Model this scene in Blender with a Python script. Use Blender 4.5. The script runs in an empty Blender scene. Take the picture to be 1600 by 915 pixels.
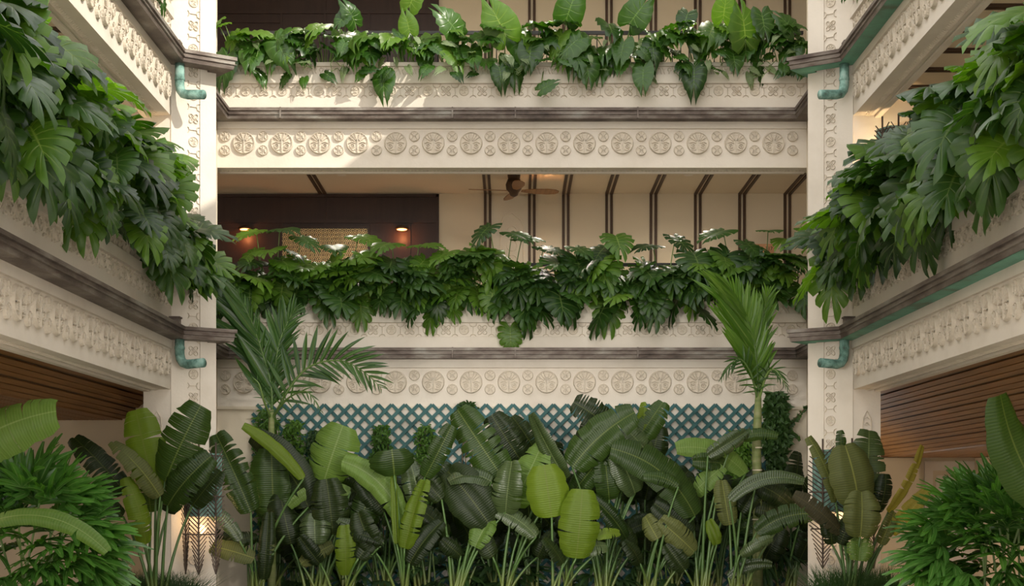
import bpy, math, random
from mathutils import Vector as V, Matrix as M
R = random.Random(7)
C = bpy.context.scene.collection
SC = bpy.context.scene
rad = math.radians
FILL_SPOTW = 850
F = 2300.0; HZ = 782.0; EYE = 1.6

# ------------------------------------------------------------ camera, world, sun
cd = bpy.data.cameras.new('camera'); cam = bpy.data.objects.new('camera', cd); C.objects.link(cam)
cam.location = (0, 0, EYE); cam.rotation_euler = (rad(90), 0, 0)
cd.sensor_width = 36; cd.lens = F/1600*36; cd.shift_y = (HZ-457.5)/1600; cd.clip_end = 200
SC.camera = cam
w = bpy.data.worlds.new('sky'); SC.world = w; w.use_nodes = True
bg = w.node_tree.nodes['Background']; bg.inputs[0].default_value = (1.0, 0.985, 0.965, 1); bg.inputs[1].default_value = 1.95
_nt = w.node_tree; _tc = _nt.nodes.new('ShaderNodeTexCoord'); _sp = _nt.nodes.new('ShaderNodeSeparateXYZ'); _cr = _nt.nodes.new('ShaderNodeValToRGB')
_nt.links.new(_tc.outputs['Generated'], _sp.inputs[0]); _nt.links.new(_sp.outputs[2], _cr.inputs[0]); _nt.links.new(_cr.outputs[0], bg.inputs[0])
_cr.color_ramp.elements[0].position = 0.0; _cr.color_ramp.elements[0].color = (1.0, .965, .91, 1)      # bright hazy horizon
_cr.color_ramp.elements[1].position = 0.9; _cr.color_ramp.elements[1].color = (.56, .56, .54, 1)
sd = bpy.data.lights.new('sun', 'SUN'); sun = bpy.data.objects.new('sun', sd); C.objects.link(sun)
sd.energy = 2.5; sd.angle = rad(0.6); sd.color = (1.0, 0.93, 0.80)
sun.location = (20, -10, 25)
sun.rotation_euler = V((-1, .8, -.74)).to_track_quat('-Z', 'Y').to_euler()
SC.view_settings.view_transform = 'Standard'; SC.view_settings.look = 'None'
SC.view_settings.exposure = 0.80; SC.view_settings.gamma = 1.0; SC.view_settings.use_curve_mapping = False

# ------------------------------------------------------------ layout numbers
XS = 4.52           # atrium side wall plane
YB = 22.48          # atrium back wall plane
YF = 3.0            # how far the side walls come forward
YP = 19.49          # piers
YW = 25.7           # gallery back wall
BT = .36            # beam thickness
BB = [3.04, 6.685]  # beam bottoms, back
BS = [3.075, 6.70]  # beam bottoms, sides
def P(px, py, Y): return V(((px-800)*Y/F, Y, EYE+(HZ-py)*Y/F))

# ------------------------------------------------------------ materials
def nodes(name):
    m = bpy.data.materials.new(name); m.use_nodes = True
    nt = m.node_tree; return m, nt, nt.nodes['Principled BSDF']
def N(nt, t, **kw):
    n = nt.nodes.new(t)
    for k, v in kw.items():
        if k in n.inputs: n.inputs[k].default_value = v
        else: setattr(n, k, v)
    return n
def ramp(nt, fac, stops):
    r = nt.nodes.new('ShaderNodeValToRGB'); e = r.color_ramp.elements
    while len(e) < len(stops): e.new(.5)
    for i, (p, c) in enumerate(stops): e[i].position = p; e[i].color = (*c, 1)
    nt.links.new(fac, r.inputs[0]); return r.outputs[0]
def mottled(name, stops, scale=2, rough=.8, bump=.15, bscale=40, metal=0, detail=5, stretch=None, spec=.3):
    m, nt, b = nodes(name)
    tc = N(nt, 'ShaderNodeTexCoord'); src = tc.outputs['Object']
    if stretch:
        mp = N(nt, 'ShaderNodeMapping'); mp.inputs['Scale'].default_value = stretch
        nt.links.new(src, mp.inputs[0]); src = mp.outputs[0]
    n1 = N(nt, 'ShaderNodeTexNoise', Scale=scale, Detail=detail, Roughness=.6); nt.links.new(src, n1.inputs['Vector'])
    nt.links.new(ramp(nt, n1.outputs[0], stops), b.inputs['Base Color'])
    n2 = N(nt, 'ShaderNodeTexNoise', Scale=bscale, Detail=4); nt.links.new(src, n2.inputs['Vector'])
    bp = N(nt, 'ShaderNodeBump', Strength=bump, Distance=.02); nt.links.new(n2.outputs[0], bp.inputs['Height'])
    nt.links.new(bp.outputs[0], b.inputs['Normal'])
    b.inputs['Roughness'].default_value = rough; b.inputs['Metallic'].default_value = metal
    b.inputs['Specular IOR Level'].default_value = spec
    return m
MT = {}
MT['plaster'] = mottled('cream_plaster', [(.25, (.60, .535, .455)), (.5, (.68, .615, .535)), (.8, (.72, .66, .58))], 1.3, .85, .12, 30)
MT['carve'] = mottled('carved_stone', [(.25, (.54, .47, .385)), (.5, (.63, .56, .465)), (.8, (.68, .61, .52))], 6, .9, .5, 45)
MT['tan'] = mottled('tan_plaster', [(.25, (.60, .52, .40)), (.6, (.66, .58, .46)), (.85, (.70, .63, .51))], .9, .85, .08, 30)
MT['inner'] = mottled('gallery_paint', [(.3, (.60, .50, .36)), (.7, (.64, .54, .39))], .8, .8, .03, 30)
MT['copper'] = mottled('weathered_copper', [(.28, (.05, .038, .032)), (.45, (.12, .092, .078)), (.6, (.21, .18, .155)), (.72, (.28, .27, .24)), (.85, (.13, .23, .19))], 2.5, .55, .2, 60, .25, 8, (1, .6, 3))
MT['verdi'] = mottled('verdigris', [(.3, (.05, .055, .045)), (.42, (.10, .20, .165)), (.58, (.24, .40, .35)), (.75, (.40, .53, .48))], 7, .75, .3, 60, .1, 8)
MT['coppergreen'] = mottled('green_copper_soffit', [(.3, (.12, .10, .07)), (.45, (.14, .30, .22)), (.7, (.17, .42, .31))], 1.6, .7, .2, 40, .1, 8)
MT['wood'] = mottled('plank_wood', [(.3, (.17, .075, .022)), (.55, (.27, .125, .04)), (.8, (.35, .17, .06))], 2.2, .45, .1, 30, 0, 6, (8, .4, 8))
MT['batten'] = mottled('dark_batten', [(.3, (.045, .024, .012)), (.7, (.08, .042, .02))], 3, .5, .1, 30)
MT['darkwood'] = mottled('dark_panelling', [(.3, (.030, .016, .012)), (.7, (.045, .024, .018))], 2, .45, .05, 30, 0, 5, (6, 6, .6))
MT['iron'] = mottled('black_iron', [(.3, (.015, .014, .013)), (.7, (.03, .027, .024))], 8, .4, .1, 60)
MT['rod'] = mottled('bronze_rod', [(.3, (.06, .045, .035)), (.7, (.14, .10, .08))], 8, .5, .1, 60, .3)
MT['teal'] = mottled('teal_paint', [(.3, (.025, .085, .088)), (.6, (.04, .125, .125)), (.8, (.06, .165, .155))], 5, .6, .2, 50)
MT['gold'] = mottled('brass_fretwork', [(.3, (.75, .55, .26)), (.7, (.88, .68, .36))], 5, .45, .05, 50, .2)
MT['signwood'] = mottled('pale_orange_sign', [(.3, (.50, .24, .11)), (.7, (.62, .34, .18))], 9, .6, .05, 50)
MT['soil'] = mottled('soil', [(.3, (.025, .017, .01)), (.7, (.06, .04, .025))], 6, .95, .8, 20)
MT['floor'] = mottled('stone_floor', [(.3, (.48, .44, .38)), (.7, (.56, .52, .46))], 3, .6, .1, 30)
MT['trunk'] = mottled('palm_stem', [(.3, (.10, .14, .04)), (.5, (.17, .20, .07)), (.75, (.27, .26, .14))], 3, .6, .2, 40, 0, 6, (1, 1, 4))
MT['twig'] = mottled('twig', [(.3, (.09, .06, .03)), (.7, (.16, .12, .06))], 8, .8, .2, 40)
def emit(name, col, st):
    m, nt, b = nodes(name); b.inputs['Emission Color'].default_value = (*col, 1); b.inputs['Emission Strength'].default_value = st
    b.inputs['Base Color'].default_value = (*col, 1); return m
MT['bulb'] = emit('lamp_glow', (1, .62, .28), 3)
MT['bulb2'] = emit('lamp_glow_red', (1, .28, .08), 6)
m, nt, b = nodes('lamp_glass'); b.inputs['Base Color'].default_value = (.62, .80, .74, 1); b.inputs['Roughness'].default_value = .4
b.inputs['Transmission Weight'].default_value = .6; MT['glass'] = m

def leafmat(name, dark, light, vein, rough=.33, trans=.25, mode='veins', tcol=None, sheen=.5):
    """u across a lobe, v from midrib to margin; colour varies from leaf to leaf"""
    m, nt, b = nodes(name); L = nt.links
    uv = N(nt, 'ShaderNodeUVMap'); sp = N(nt, 'ShaderNodeSeparateXYZ'); L.new(uv.outputs[0], sp.inputs[0])
    oi = N(nt, 'ShaderNodeObjectInfo')
    tc = N(nt, 'ShaderNodeTexCoord'); nz = N(nt, 'ShaderNodeTexNoise', Scale=6.0, Detail=3); L.new(tc.outputs['Object'], nz.inputs['Vector'])
    ad = N(nt, 'ShaderNodeMath', operation='MULTIPLY_ADD'); L.new(nz.outputs[0], ad.inputs[0]); ad.inputs[1].default_value = .5
    mu = N(nt, 'ShaderNodeMath', operation='MULTIPLY'); L.new(oi.outputs['Random'], mu.inputs[0]); mu.inputs[1].default_value = .55
    L.new(mu.outputs[0], ad.inputs[2])
    base = ramp(nt, ad.outputs[0], [(.15, dark), (.85, light)])
    def mth(op, a, bb=None, clamp=False):
        n = N(nt, 'ShaderNodeMath', operation=op); n.use_clamp = clamp
        for i, x in enumerate((a, bb)):
            if x is None: continue
            if isinstance(x, (int, float)): n.inputs[i].default_value = x
            else: L.new(x, n.inputs[i])
        return n.outputs[0]
    u, v = sp.outputs[0], sp.outputs[1]
    mid = mth('SUBTRACT', 1, mth('MULTIPLY', v, 18), True)
    if mode == 'veins':
        d = mth('ABSOLUTE', mth('SUBTRACT', u, .5))
        vn = mth('MULTIPLY', mth('SUBTRACT', 1, mth('MULTIPLY', d, 9), True), mth('SUBTRACT', 1.0, v, True))
        h = mth('MULTIPLY', vn, -1); bs = .5
    else:
        vn = mth('MULTIPLY', mth('POWER', mth('ABSOLUTE', mth('SINE', mth('MULTIPLY', u, math.pi))), 3), .16)
        h = mth('ABSOLUTE', mth('SINE', mth('MULTIPLY', u, math.pi))); bs = .22
    mask = mth('MAXIMUM', mth('MULTIPLY', mid, .95), mth('MULTIPLY', vn, .95))
    mx = N(nt, 'ShaderNodeMix', data_type='RGBA'); L.new(mask, mx.inputs[0]); L.new(base, mx.inputs[6]); mx.inputs[7].default_value = (*vein, 1)
    dk = N(nt, 'ShaderNodeMix', data_type='RGBA', blend_type='MULTIPLY'); dk.inputs[0].default_value = 1; L.new(mx.outputs[2], dk.inputs[6]); k_ = {'paddle_leaf_lime': .42, 'paddle_leaf_lit': .72, 'paddle_leaf_glossy': .6, 'paddle_leaf_olive': .72, 'paddle_leaf_yellowed': .8, 'lady_palm_leaf': 1.1, 'vine_leaf': 1.25, 'vine_leaf_dark': .95}.get(name, .48 if 'paddle' in name else .78); dk.inputs[7].default_value = (k_, k_*.97, k_*.85, 1); mx = dk
    L.new(mx.outputs[2], b.inputs['Base Color'])
    bp = N(nt, 'ShaderNodeBump', Strength=bs, Distance=.01); L.new(h, bp.inputs['Height']); L.new(bp.outputs[0], b.inputs['Normal'])
    pd = 'paddle' in name; b.inputs['Roughness'].default_value = rough+(.1 if pd else 0); b.inputs['Specular IOR Level'].default_value = sheen*(.6 if pd else .9)
    tr = N(nt, 'ShaderNodeBsdfTranslucent')
    mt = N(nt, 'ShaderNodeMix', data_type='RGBA', blend_type='MULTIPLY'); mt.inputs[0].default_value = 1
    L.new(mx.outputs[2], mt.inputs[6]); mt.inputs[7].default_value = (*(tcol or (2.2, 2.6, .6)), 1); L.new(mt.outputs[2], tr.inputs[0])
    ms = N(nt, 'ShaderNodeMixShader'); ms.inputs[0].default_value = trans
    L.new(b.outputs[0], ms.inputs[1]); L.new(tr.outputs[0], ms.inputs[2])
    L.new(ms.outputs[0], nt.nodes['Material Output'].inputs[0]); return m
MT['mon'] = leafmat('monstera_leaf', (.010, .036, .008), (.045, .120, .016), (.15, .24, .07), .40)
MT['monlight'] = leafmat('monstera_leaf_lit', (.05, .13, .012), (.14, .28, .03), (.26, .38, .10), .42, .35)  # paler copy of the monstera green, lit look put into the color
MT['phil'] = leafmat('philodendron_leaf', (.012, .045, .008), (.055, .15, .018), (.16, .29, .09), .3, .25)
MT['pale'] = leafmat('pale_leaf_underside', (.14, .20, .10), (.22, .30, .17), (.3, .38, .22), .5, .25)
MT['ban'] = leafmat('paddle_leaf_green', (.020, .055, .010), (.065, .140, .022), (.24, .32, .09), .30, .25, 'stripes')
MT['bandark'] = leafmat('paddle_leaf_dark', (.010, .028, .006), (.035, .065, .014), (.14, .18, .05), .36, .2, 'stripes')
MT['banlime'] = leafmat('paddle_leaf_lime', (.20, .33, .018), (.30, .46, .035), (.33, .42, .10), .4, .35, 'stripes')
MT['banlit'] = leafmat('paddle_leaf_lit', (.11, .21, .035), (.18, .30, .065), (.30, .40, .18), .36, .28, 'stripes')  # lighter copy of the paddle green, light on the blade painted in
MT['banolive'] = leafmat('paddle_leaf_olive', (.095, .115, .035), (.14, .165, .055), (.34, .37, .11), .48, .2, 'stripes')
MT['bangrey'] = leafmat('paddle_leaf_glossy', (.045, .080, .028), (.10, .155, .06), (.28, .36, .18), .25, .2, 'stripes', sheen=.9)
MT['banyellow'] = leafmat('paddle_leaf_yellowed', (.22, .21, .03), (.34, .28, .05), (.40, .35, .09), .5, .25, 'stripes')
MT['banbrown'] = leafmat('paddle_leaf_withered', (.06, .055, .025), (.10, .09, .045), (.17, .15, .07), .6, .15, 'stripes')
MT['palm'] = leafmat('palm_leaflet', (.018, .062, .014), (.06, .15, .03), (.15, .24, .07), .36, .3)
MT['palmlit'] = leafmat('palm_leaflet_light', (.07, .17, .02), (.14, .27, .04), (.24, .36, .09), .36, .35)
MT['rhapis'] = leafmat('lady_palm_leaf', (.03, .09, .018), (.08, .21, .04), (.16, .28, .09), .27, .25)
MT['vine'] = leafmat('vine_leaf', (.03, .085, .012), (.11, .22, .03), (.1, .18, .05), .5, .25)
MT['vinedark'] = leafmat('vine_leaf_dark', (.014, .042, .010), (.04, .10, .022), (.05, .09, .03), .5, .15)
m, nt, b = nodes('leaf_stalk'); oi = N(nt, 'ShaderNodeObjectInfo')
nt.links.new(ramp(nt, oi.outputs['Random'], [(0, (.07, .13, .03)), (1, (.16, .24, .06))]), b.inputs['Base Color']); b.inputs['Roughness'].default_value = .45; MT['stalk'] = m
m, nt, b = nodes('paddle_plant_stalk'); tc = N(nt, 'ShaderNodeTexCoord'); sp = N(nt, 'ShaderNodeSeparateXYZ')
nt.links.new(tc.outputs['Object'], sp.inputs[0])
nt.links.new(ramp(nt, sp.outputs[2], [(.2, (.24, .14, .03)), (.42, (.15, .18, .04)), (.7, (.065, .13, .03))]), b.inputs['Base Color']); b.inputs['Roughness'].default_value = .4; MT['bstalk'] = m

# ------------------------------------------------------------ mesh builder
class MB:
    def __init__(s): s.v = []; s.f = []; s.uv = []; s.mi = []; s.hasuv = False; s.cur = 0
    def add(s, vs, fs, uvs=None):
        o = len(s.v); s.v += [tuple(a) for a in vs]
        for i, f in enumerate(fs):
            s.f.append(tuple(o+j for j in f)); s.mi.append(s.cur)
            if uvs: s.uv.append([uvs[j] for j in f]); s.hasuv = True
            else: s.uv.append([(0, 0)]*len(f))
        return s
    def box(s, a, b):
        x0, y0, z0 = a; x1, y1, z1 = b
        return s.add([(x0,y0,z0),(x1,y0,z0),(x1,y1,z0),(x0,y1,z0),(x0,y0,z1),(x1,y0,z1),(x1,y1,z1),(x0,y1,z1)],
                     [(0,3,2,1),(4,5,6,7),(0,1,5,4),(1,2,6,5),(2,3,7,6),(3,0,4,7)])
    def bar(s, a, b, w, t, n=V((0,-1,0))):
        a = V(a); b = V(b); d = (b-a).normalized(); sd = d.cross(n).normalized()*w/2; nn = sd.cross(d).normalized()*t/2
        vs = [p+i*sd+j*nn for p in (a, b) for i, j in ((-1,-1),(1,-1),(1,1),(-1,1))]
        return s.add(vs, [(0,1,2,3),(7,6,5,4),(0,4,5,1),(1,5,6,2),(2,6,7,3),(3,7,4,0)])
    def loft(s, rings, close=True, caps=True):
        n = len(rings[0]); vs = [p for r in rings for p in r]; fs = []
        for i in range(len(rings)-1):
            for j in range(n if close else n-1):
                k = (j+1) % n; fs.append((i*n+j, i*n+k, (i+1)*n+k, (i+1)*n+j))
        if caps and close: fs.append(tuple(range(n))[::-1]); fs.append(tuple((len(rings)-1)*n+j for j in range(n)))
        return s.add(vs, fs)
    def tube(s, pts, rs, n=6):
        pts = [V(p) for p in pts]
        if isinstance(rs, (int, float)): rs = [rs]*len(pts)
        rings = []; ref = None
        for i, p in enumerate(pts):
            d = (pts[min(i+1, len(pts)-1)]-pts[max(i-1, 0)]).normalized()
            if ref is None: ref = d.cross(V((.31,.2,.93))).normalized()
            a = (ref-d*ref.dot(d)).normalized(); ref = a; bq = d.cross(a)
            rings.append([p+rs[i]*(a*math.cos(2*math.pi*k/n)+bq*math.sin(2*math.pi*k/n)) for k in range(n)])
        return s.loft(rings)
    def lathe(s, prof, n=16, c=(0,0,0)):
        return s.loft([[(c[0]+r*math.cos(2*math.pi*k/n), c[1]+r*math.sin(2*math.pi*k/n), c[2]+z) for k in range(n)] for r, z in prof])
    def prism(s, poly, z0, z1):
        return s.loft([[(x, y, z0) for x, y in poly], [(x, y, z1) for x, y in poly]])
    def ridge(s, pts, w, h, closed=False):
        """raised ridge on a face lying in the xz plane and facing -y"""
        n = len(pts); rings = []
        for i, p in enumerate(pts):
            a = pts[(i-1) % n] if closed or i > 0 else p; b = pts[(i+1) % n] if closed or i < n-1 else p
            dx, dz = b[0]-a[0], b[1]-a[1]; L = math.hypot(dx, dz) or 1; nx, nz = -dz/L*w/2, dx/L*w/2
            rings.append([(p[0]+nx, .004, p[1]+nz), (p[0]+nx*.5, -h, p[1]+nz*.5), (p[0]-nx*.5, -h, p[1]-nz*.5), (p[0]-nx, .004, p[1]-nz)])
        if closed: rings.append(rings[0])
        return s.loft(rings, close=False)
    def mesh(s, name, mats, smooth=False, merge=False):
        vs, fs = s.v, s.f
        if merge:
            idx = {}; nv = []; mp = []
            for p in vs:
                k = (round(p[0], 4), round(p[1], 4), round(p[2], 4))
                if k not in idx: idx[k] = len(nv); nv.append(p)
                mp.append(idx[k])
            nf = []; nu = []; nm = []
            for f, u, q in zip(fs, s.uv, s.mi):
                g = []; gu = []
                for a, b in zip(f, u):
                    if mp[a] not in g: g.append(mp[a]); gu.append(b)
                if len(g) > 2: nf.append(g); nu.append(gu); nm.append(q)
            vs, fs, s.uv, s.mi = nv, nf, nu, nm
        me = bpy.data.meshes.new(name); me.from_pydata(vs, [], fs)
        if s.hasuv:
            ul = me.uv_layers.new(name='UVMap'); flat = [c for u in s.uv for p in u for c in p]; ul.data.foreach_set('uv', flat)
        for m in (mats if isinstance(mats, (list, tuple)) else [mats]): me.materials.append(MT[m])
        if any(s.mi): me.polygons.foreach_set('material_index', s.mi)
        if smooth: me.polygons.foreach_set('use_smooth', [True]*len(me.polygons))
        me.update(); return me
def link(name, me, parent=None, mat=None):
    o = bpy.data.objects.new(name, me); C.objects.link(o)
    if parent is not None:
        o.parent = parent
        if mat is None: mat = M.Identity(4)
        o.matrix_local = parent.matrix_basis.inverted() @ mat if parent.parent is None else (parent.parent.matrix_basis @ parent.matrix_basis).inverted() @ mat
    elif mat is not None: o.matrix_basis = mat
    return o
def tag(o, label=None, cat=None, group=None, kind=None):
    for k, v in (('label', label), ('category', cat), ('group', group), ('kind', kind)):
        if v: o[k] = v
    return o
def thing(name, label, cat, loc=(0,0,0), group=None):
    o = bpy.data.objects.new(name, None); C.objects.link(o); o.empty_display_size = .1
    o.matrix_basis = M.Translation(V(loc)); return tag(o, label, cat, group)
def struct(name, mb, mat, smooth=False, label=None):
    o = link(name, mb.mesh(name, mat, smooth)); return tag(o, label, None, None, 'structure')
def frame(origin, xa, ya, za, s=1.0):
    m = M.Identity(4)
    for i, a in enumerate((xa, ya, za)):
        for r in range(3): m[r][i] = a[r]*s
    m[0][3], m[1][3], m[2][3] = origin; return m

# ------------------------------------------------------------ structure: profiles
def profile(gd, lip):
    return [(0,0),(0,lip),(.03,lip+.006),(.03,gd+.02),(.012,gd+.1),(.012,1.062),(0,1.066),(0,1.272),(.045,1.278),(.045,1.412),
            (0,1.418),(0,1.536),(.035,1.542),(.035,1.60),(-.06,1.60),(-.06,1.50),(-BT,1.50),(-BT,0)]
PB = profile(.70, .585); PS = profile(.65, .53)
def fascia_back(name, B, label):
    mb = MB()
    mb.loft([[((XS-p)*s, YB-p, B+z) for p, z in PB] for s in (-1, 1)])
    return struct(name, mb, 'plaster', label=label)
def fascia_side(name, B, s, label):
    mb = MB(); mb.loft([[((XS-p)*s, y, B+z) for p, z in PS] for y in (YF, YP+.3)])
    return struct(name, mb, 'plaster', label=label)
wall_back = MB(); wall_back.box((-XS-.4, YB, -.1), (XS+.4, YB+BT, BB[0]-.045)); 
wall_back.box((-XS-.4, YB-.03, BB[0]-.045), (XS+.4, YB+BT, BB[0]))
wall_back.box((XS-.02, 20.15, 0), (XS+.3, YB, 12)); wall_back.box((-XS-.3, 20.15, 0), (-XS+.02, YB, 12))
wall_back = struct('wall_back', wall_back, 'tan', label='tan plaster wall behind the teal lattice')
FB = [fascia_back('trim_%d' % (i+1), BB[i], ['carved plaster beam and planter front above the lattice', 'carved plaster beam and planter front at the top of the back wall'][i]) for i in range(2)]
FL = [fascia_side('trim_%d' % (i+3), BS[i], -1, 'carved plaster beam and planter front on the left, %s' % ['lower', 'upper'][i]) for i in range(2)]
FR = [fascia_side('trim_%d' % (i+5), BS[i], 1, 'carved plaster beam and planter front on the right, %s' % ['lower', 'upper'][i]) for i in range(2)]
# planting soil
for i in range(2):
    struct('planter_soil', MB().box((-XS-.2, YB+.06, BB[i]+1.50), (XS+.2, YB+.35, BB[i]+1.54)), 'soil')
    for s in (-1, 1):
        struct('planter_soil', MB().box((min(s*(XS+.06), s*(XS+.35)), YF, BS[i]+1.50), (max(s*(XS+.06), s*(XS+.35)), YP, BS[i]+1.54)), 'soil')
# soffit mouldings: step and a strip of small beads
def soffit_beads(y_or_x, z, axis, a0, a1, parent, s=1):
    mb = MB(); n = int((a1-a0)/.055)
    for i in range(n):
        c = a0+(i+.5)*(a1-a0)/n
        if axis == 'x': mb.add([(c-.02,y_or_x-.035,z),(c+.02,y_or_x-.035,z),(c+.02,y_or_x+.035,z),(c-.02,y_or_x+.035,z),(c,y_or_x,z-.022)], [(0,1,4),(1,2,4),(2,3,4),(3,0,4)])
        else: mb.add([(y_or_x-.05,c-.02,z),(y_or_x+.05,c-.02,z),(y_or_x+.05,c+.02,z),(y_or_x-.05,c+.02,z),(y_or_x,c,z-.022)], [(0,1,4),(1,2,4),(2,3,4),(3,0,4)])
    o = link('bead_moulding', mb.mesh('bead_moulding', 'carve'), parent); o['kind'] = 'stuff'
for i in range(2):
    for s, fp in ((-1, FL[i]), (1, FR[i])):
        soffit_beads(s*(XS+.19), BS[i]+.002, 'y', YF, YP, fp)
        a, b = sorted((s*(XS+.28), s*(XS+.36)))
        link('moulding', MB().box((a, YF, BS[i]-.03), (b, YP, BS[i])).mesh('moulding', 'plaster'), fp)
soffit_beads(YB+.2, BB[1]+.002, 'x', -XS, XS, FB[1])
link('moulding', MB().box((-XS, YB+.28, BB[1]-.025), (XS, YB+.36, BB[1])).mesh('moulding', 'plaster'), FB[1])

# carved ornaments (shared meshes, in the xz plane facing -y)
def circ(cx, cz, r, n, a0=0, a1=360): 
    full = abs(a1-a0) >= 360
    return [(cx+r*math.cos(rad(a0+(a1-a0)*i/(n if full else n-1))), cz+r*math.sin(rad(a0+(a1-a0)*i/(n if full else n-1)))) for i in range(n)]
def disc(mb, r, n, t):
    ring0 = [(x, .004, z) for x, z in circ(0,0,r,n)]; ring1 = [(x, -t, z) for x, z in circ(0,0,r*.93,n)]
    mb.loft([ring0, ring1], caps=False); mb.add(ring1, [tuple(range(n))])
def big_roundel():
    mb = MB(); r = .176; disc(mb, r, 24, .026)
    mb.ridge(circ(0,0,r*.9,24), .016, .044, True)
    for a in (35, 55, 74, 106, 125, 145):
        mb.ridge([(math.cos(rad(a))*q, math.sin(rad(a))*q+.0) for q in (.045, .10, .15)], .018, .048)
    mb.ridge([(0,-.15),(0,-.02),(0,.07)], .022, .050)
    for s in (-1, 1):
        mb.ridge([(s*.03,-.005),(s*.08,.012),(s*.13,-.005)], .016, .050)
        mb.ridge(circ(s*.078,-.05,.032,9), .015, .050, True); mb.ridge(circ(s*.078,-.05,.008,4), .012, .050, True)
        mb.ridge([(s*.03,-.10),(s*.07,-.115),(s*.10,-.10)], .015, .045)
    return mb.mesh('roundel', 'carve')
def small_roundel():
    mb = MB(); r = .084; disc(mb, r, 16, .024); mb.ridge(circ(0,0,r*.86,16), .013, .036, True)
    mb.ridge([(-.05,.045),(0,.0),(.05,.045)], .014, .042); mb.ridge(circ(0,-.03,.036,8,200,-20), .013, .042)
    mb.ridge([(0,-.065),(0,.06)], .012, .040); mb.ridge([(-.05,-.045),(0,-.005),(.05,-.045)], .012, .038)
    return mb.mesh('small_roundel', 'carve')
def knot():
    mb = MB(); pts = []
    for i in range(32):
        a = 2*math.pi*i/32; r = .024+.062*abs(math.sin(2*a)); pts.append((r*math.cos(a), r*math.sin(a)))
    mb.ridge(pts, .018, .022, True); mb.ridge([(-.03,-.03),(.03,.03)], .014, .022); mb.ridge([(-.03,.03),(.03,-.03)], .014, .022)
    return mb.mesh('knot_ornament', 'carve')
def rosette():
    mb = MB(); disc(mb, .078, 16, .008); mb.ridge(circ(0,0,.070,16), .014, .02, True)
    for a in (20, 65, 115, 160, 235, 270, 305): mb.ridge([(.015*math.cos(rad(a)), .015*math.sin(rad(a))), (.05*math.cos(rad(a)), .05*math.sin(rad(a)))], .013, .02)
    return mb.mesh('rosette', 'carve')
def branch():
    mb = MB(); mb.ridge([(0,-.07),(0,.05)], .012, .018)
    mb.ridge([(-.055,.098),(-.042,.062),(0,.048),(.042,.062),(.055,.098)], .015, .02)
    mb.ridge([(-.045,-.098),(-.03,-.075),(0,-.066),(.03,-.075),(.045,-.098)], .015, .02)
    return mb.mesh('branch_ornament', 'carve')
def scroll():
    mb = MB(); mb.ridge(circ(-.035,.018,.027,9,-60,240), .013, .018); mb.ridge([(-.035,-.01),(-.045,-.05)], .012, .018)
    mb.ridge([(.0,.05),(.04,-.05)], .014, .018); mb.ridge([(.045,.05),(.085,-.05)], .014, .018); mb.ridge([(.085,.03),(.06,-.01)], .012, .016)
    return mb.mesh('scroll_ornament', 'carve')
def carved_leaf():
    mb = MB(); mb.ridge([(0,.17),(.05,.08),(.06,-.04),(.05,-.15),(-.05,-.15),(-.06,-.04),(-.05,.08)], .014, .02, True)
    for z in (-.1, -.02, .06): mb.ridge([(-.035,z),(0,z+.03),(.035,z)], .012, .018)
    mb.ridge(circ(0,.0,.022,8), .01, .016, True)
    return mb.mesh('carved_leaf', 'carve')
BR, SR, KN, RO, BRN, SCR, CL = big_roundel(), small_roundel(), knot(), rosette(), branch(), scroll(), carved_leaf()
def onback(x, z, yaw=0, roll=0): return M.Translation((x, YB, z)) @ M.Rotation(roll, 4, 'Y')
def onside(s, y, z): return M.Translation((s*XS, y, z)) @ M.Rotation(s*math.pi/2*(-1), 4, 'Z')
for i in range(2):
    fb = FB[i]
    k0 = -7.5
    for k in range(16):      # roundels of the back frieze, pitch 59 px
        x = (790-800)/102.3 + .0 + (k-8)*.577+.05
        if abs(x) < XS-.1: link('roundel', BR, fb, onback(x, BB[i]+.372))
        x2 = x+.289
        if abs(x2) < XS-.09:
            for dz in (.475, .262): link('small_roundel', SR, fb, onback(x2, BB[i]+dz))
    for k in range(-16, 17):
        x = k*.2775+.10
        if abs(x) < XS-.12: link('rosette' if k % 2 else 'knot_ornament', RO if k % 2 else KN, fb, onback(x, BB[i]+1.17))
        x += .139
        if abs(x) < XS-.1: link('branch_ornament', BRN, fb, onback(x, BB[i]+1.17))
    for k in range(-23, 24):
        if abs(k*.19) < XS-.15: link('scroll_ornament', SCR, fb, onback(k*.19-.03, BB[i]+1.478))
    for s, fp in ((-1, FL[i]), (1, FR[i])):
        for k in range(22):
            y = YP-.30-k*.577
            if y < 8.5: break
            link('roundel', BR, fp, onside(s, y, BS[i]+.33))
            for dz in (.43, .222): link('small_roundel', SR, fp, onside(s, y-.289, BS[i]+dz))
        for k in range(40):
            y = YP-.15-k*.2775
            if y < 9.5: break
            link('rosette' if k % 2 else 'knot_ornament', RO if k % 2 else KN, fp, onside(s, y, BS[i]+1.17))
            link('branch_ornament', BRN, fp, onside(s, y-.139, BS[i]+1.17))
        for k in range(52):
            y = YP-.15-k*.19
            if y < 9.7: break
            link('scroll_ornament', SCR, fp, onside(s, y, BS[i]+1.478))

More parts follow.
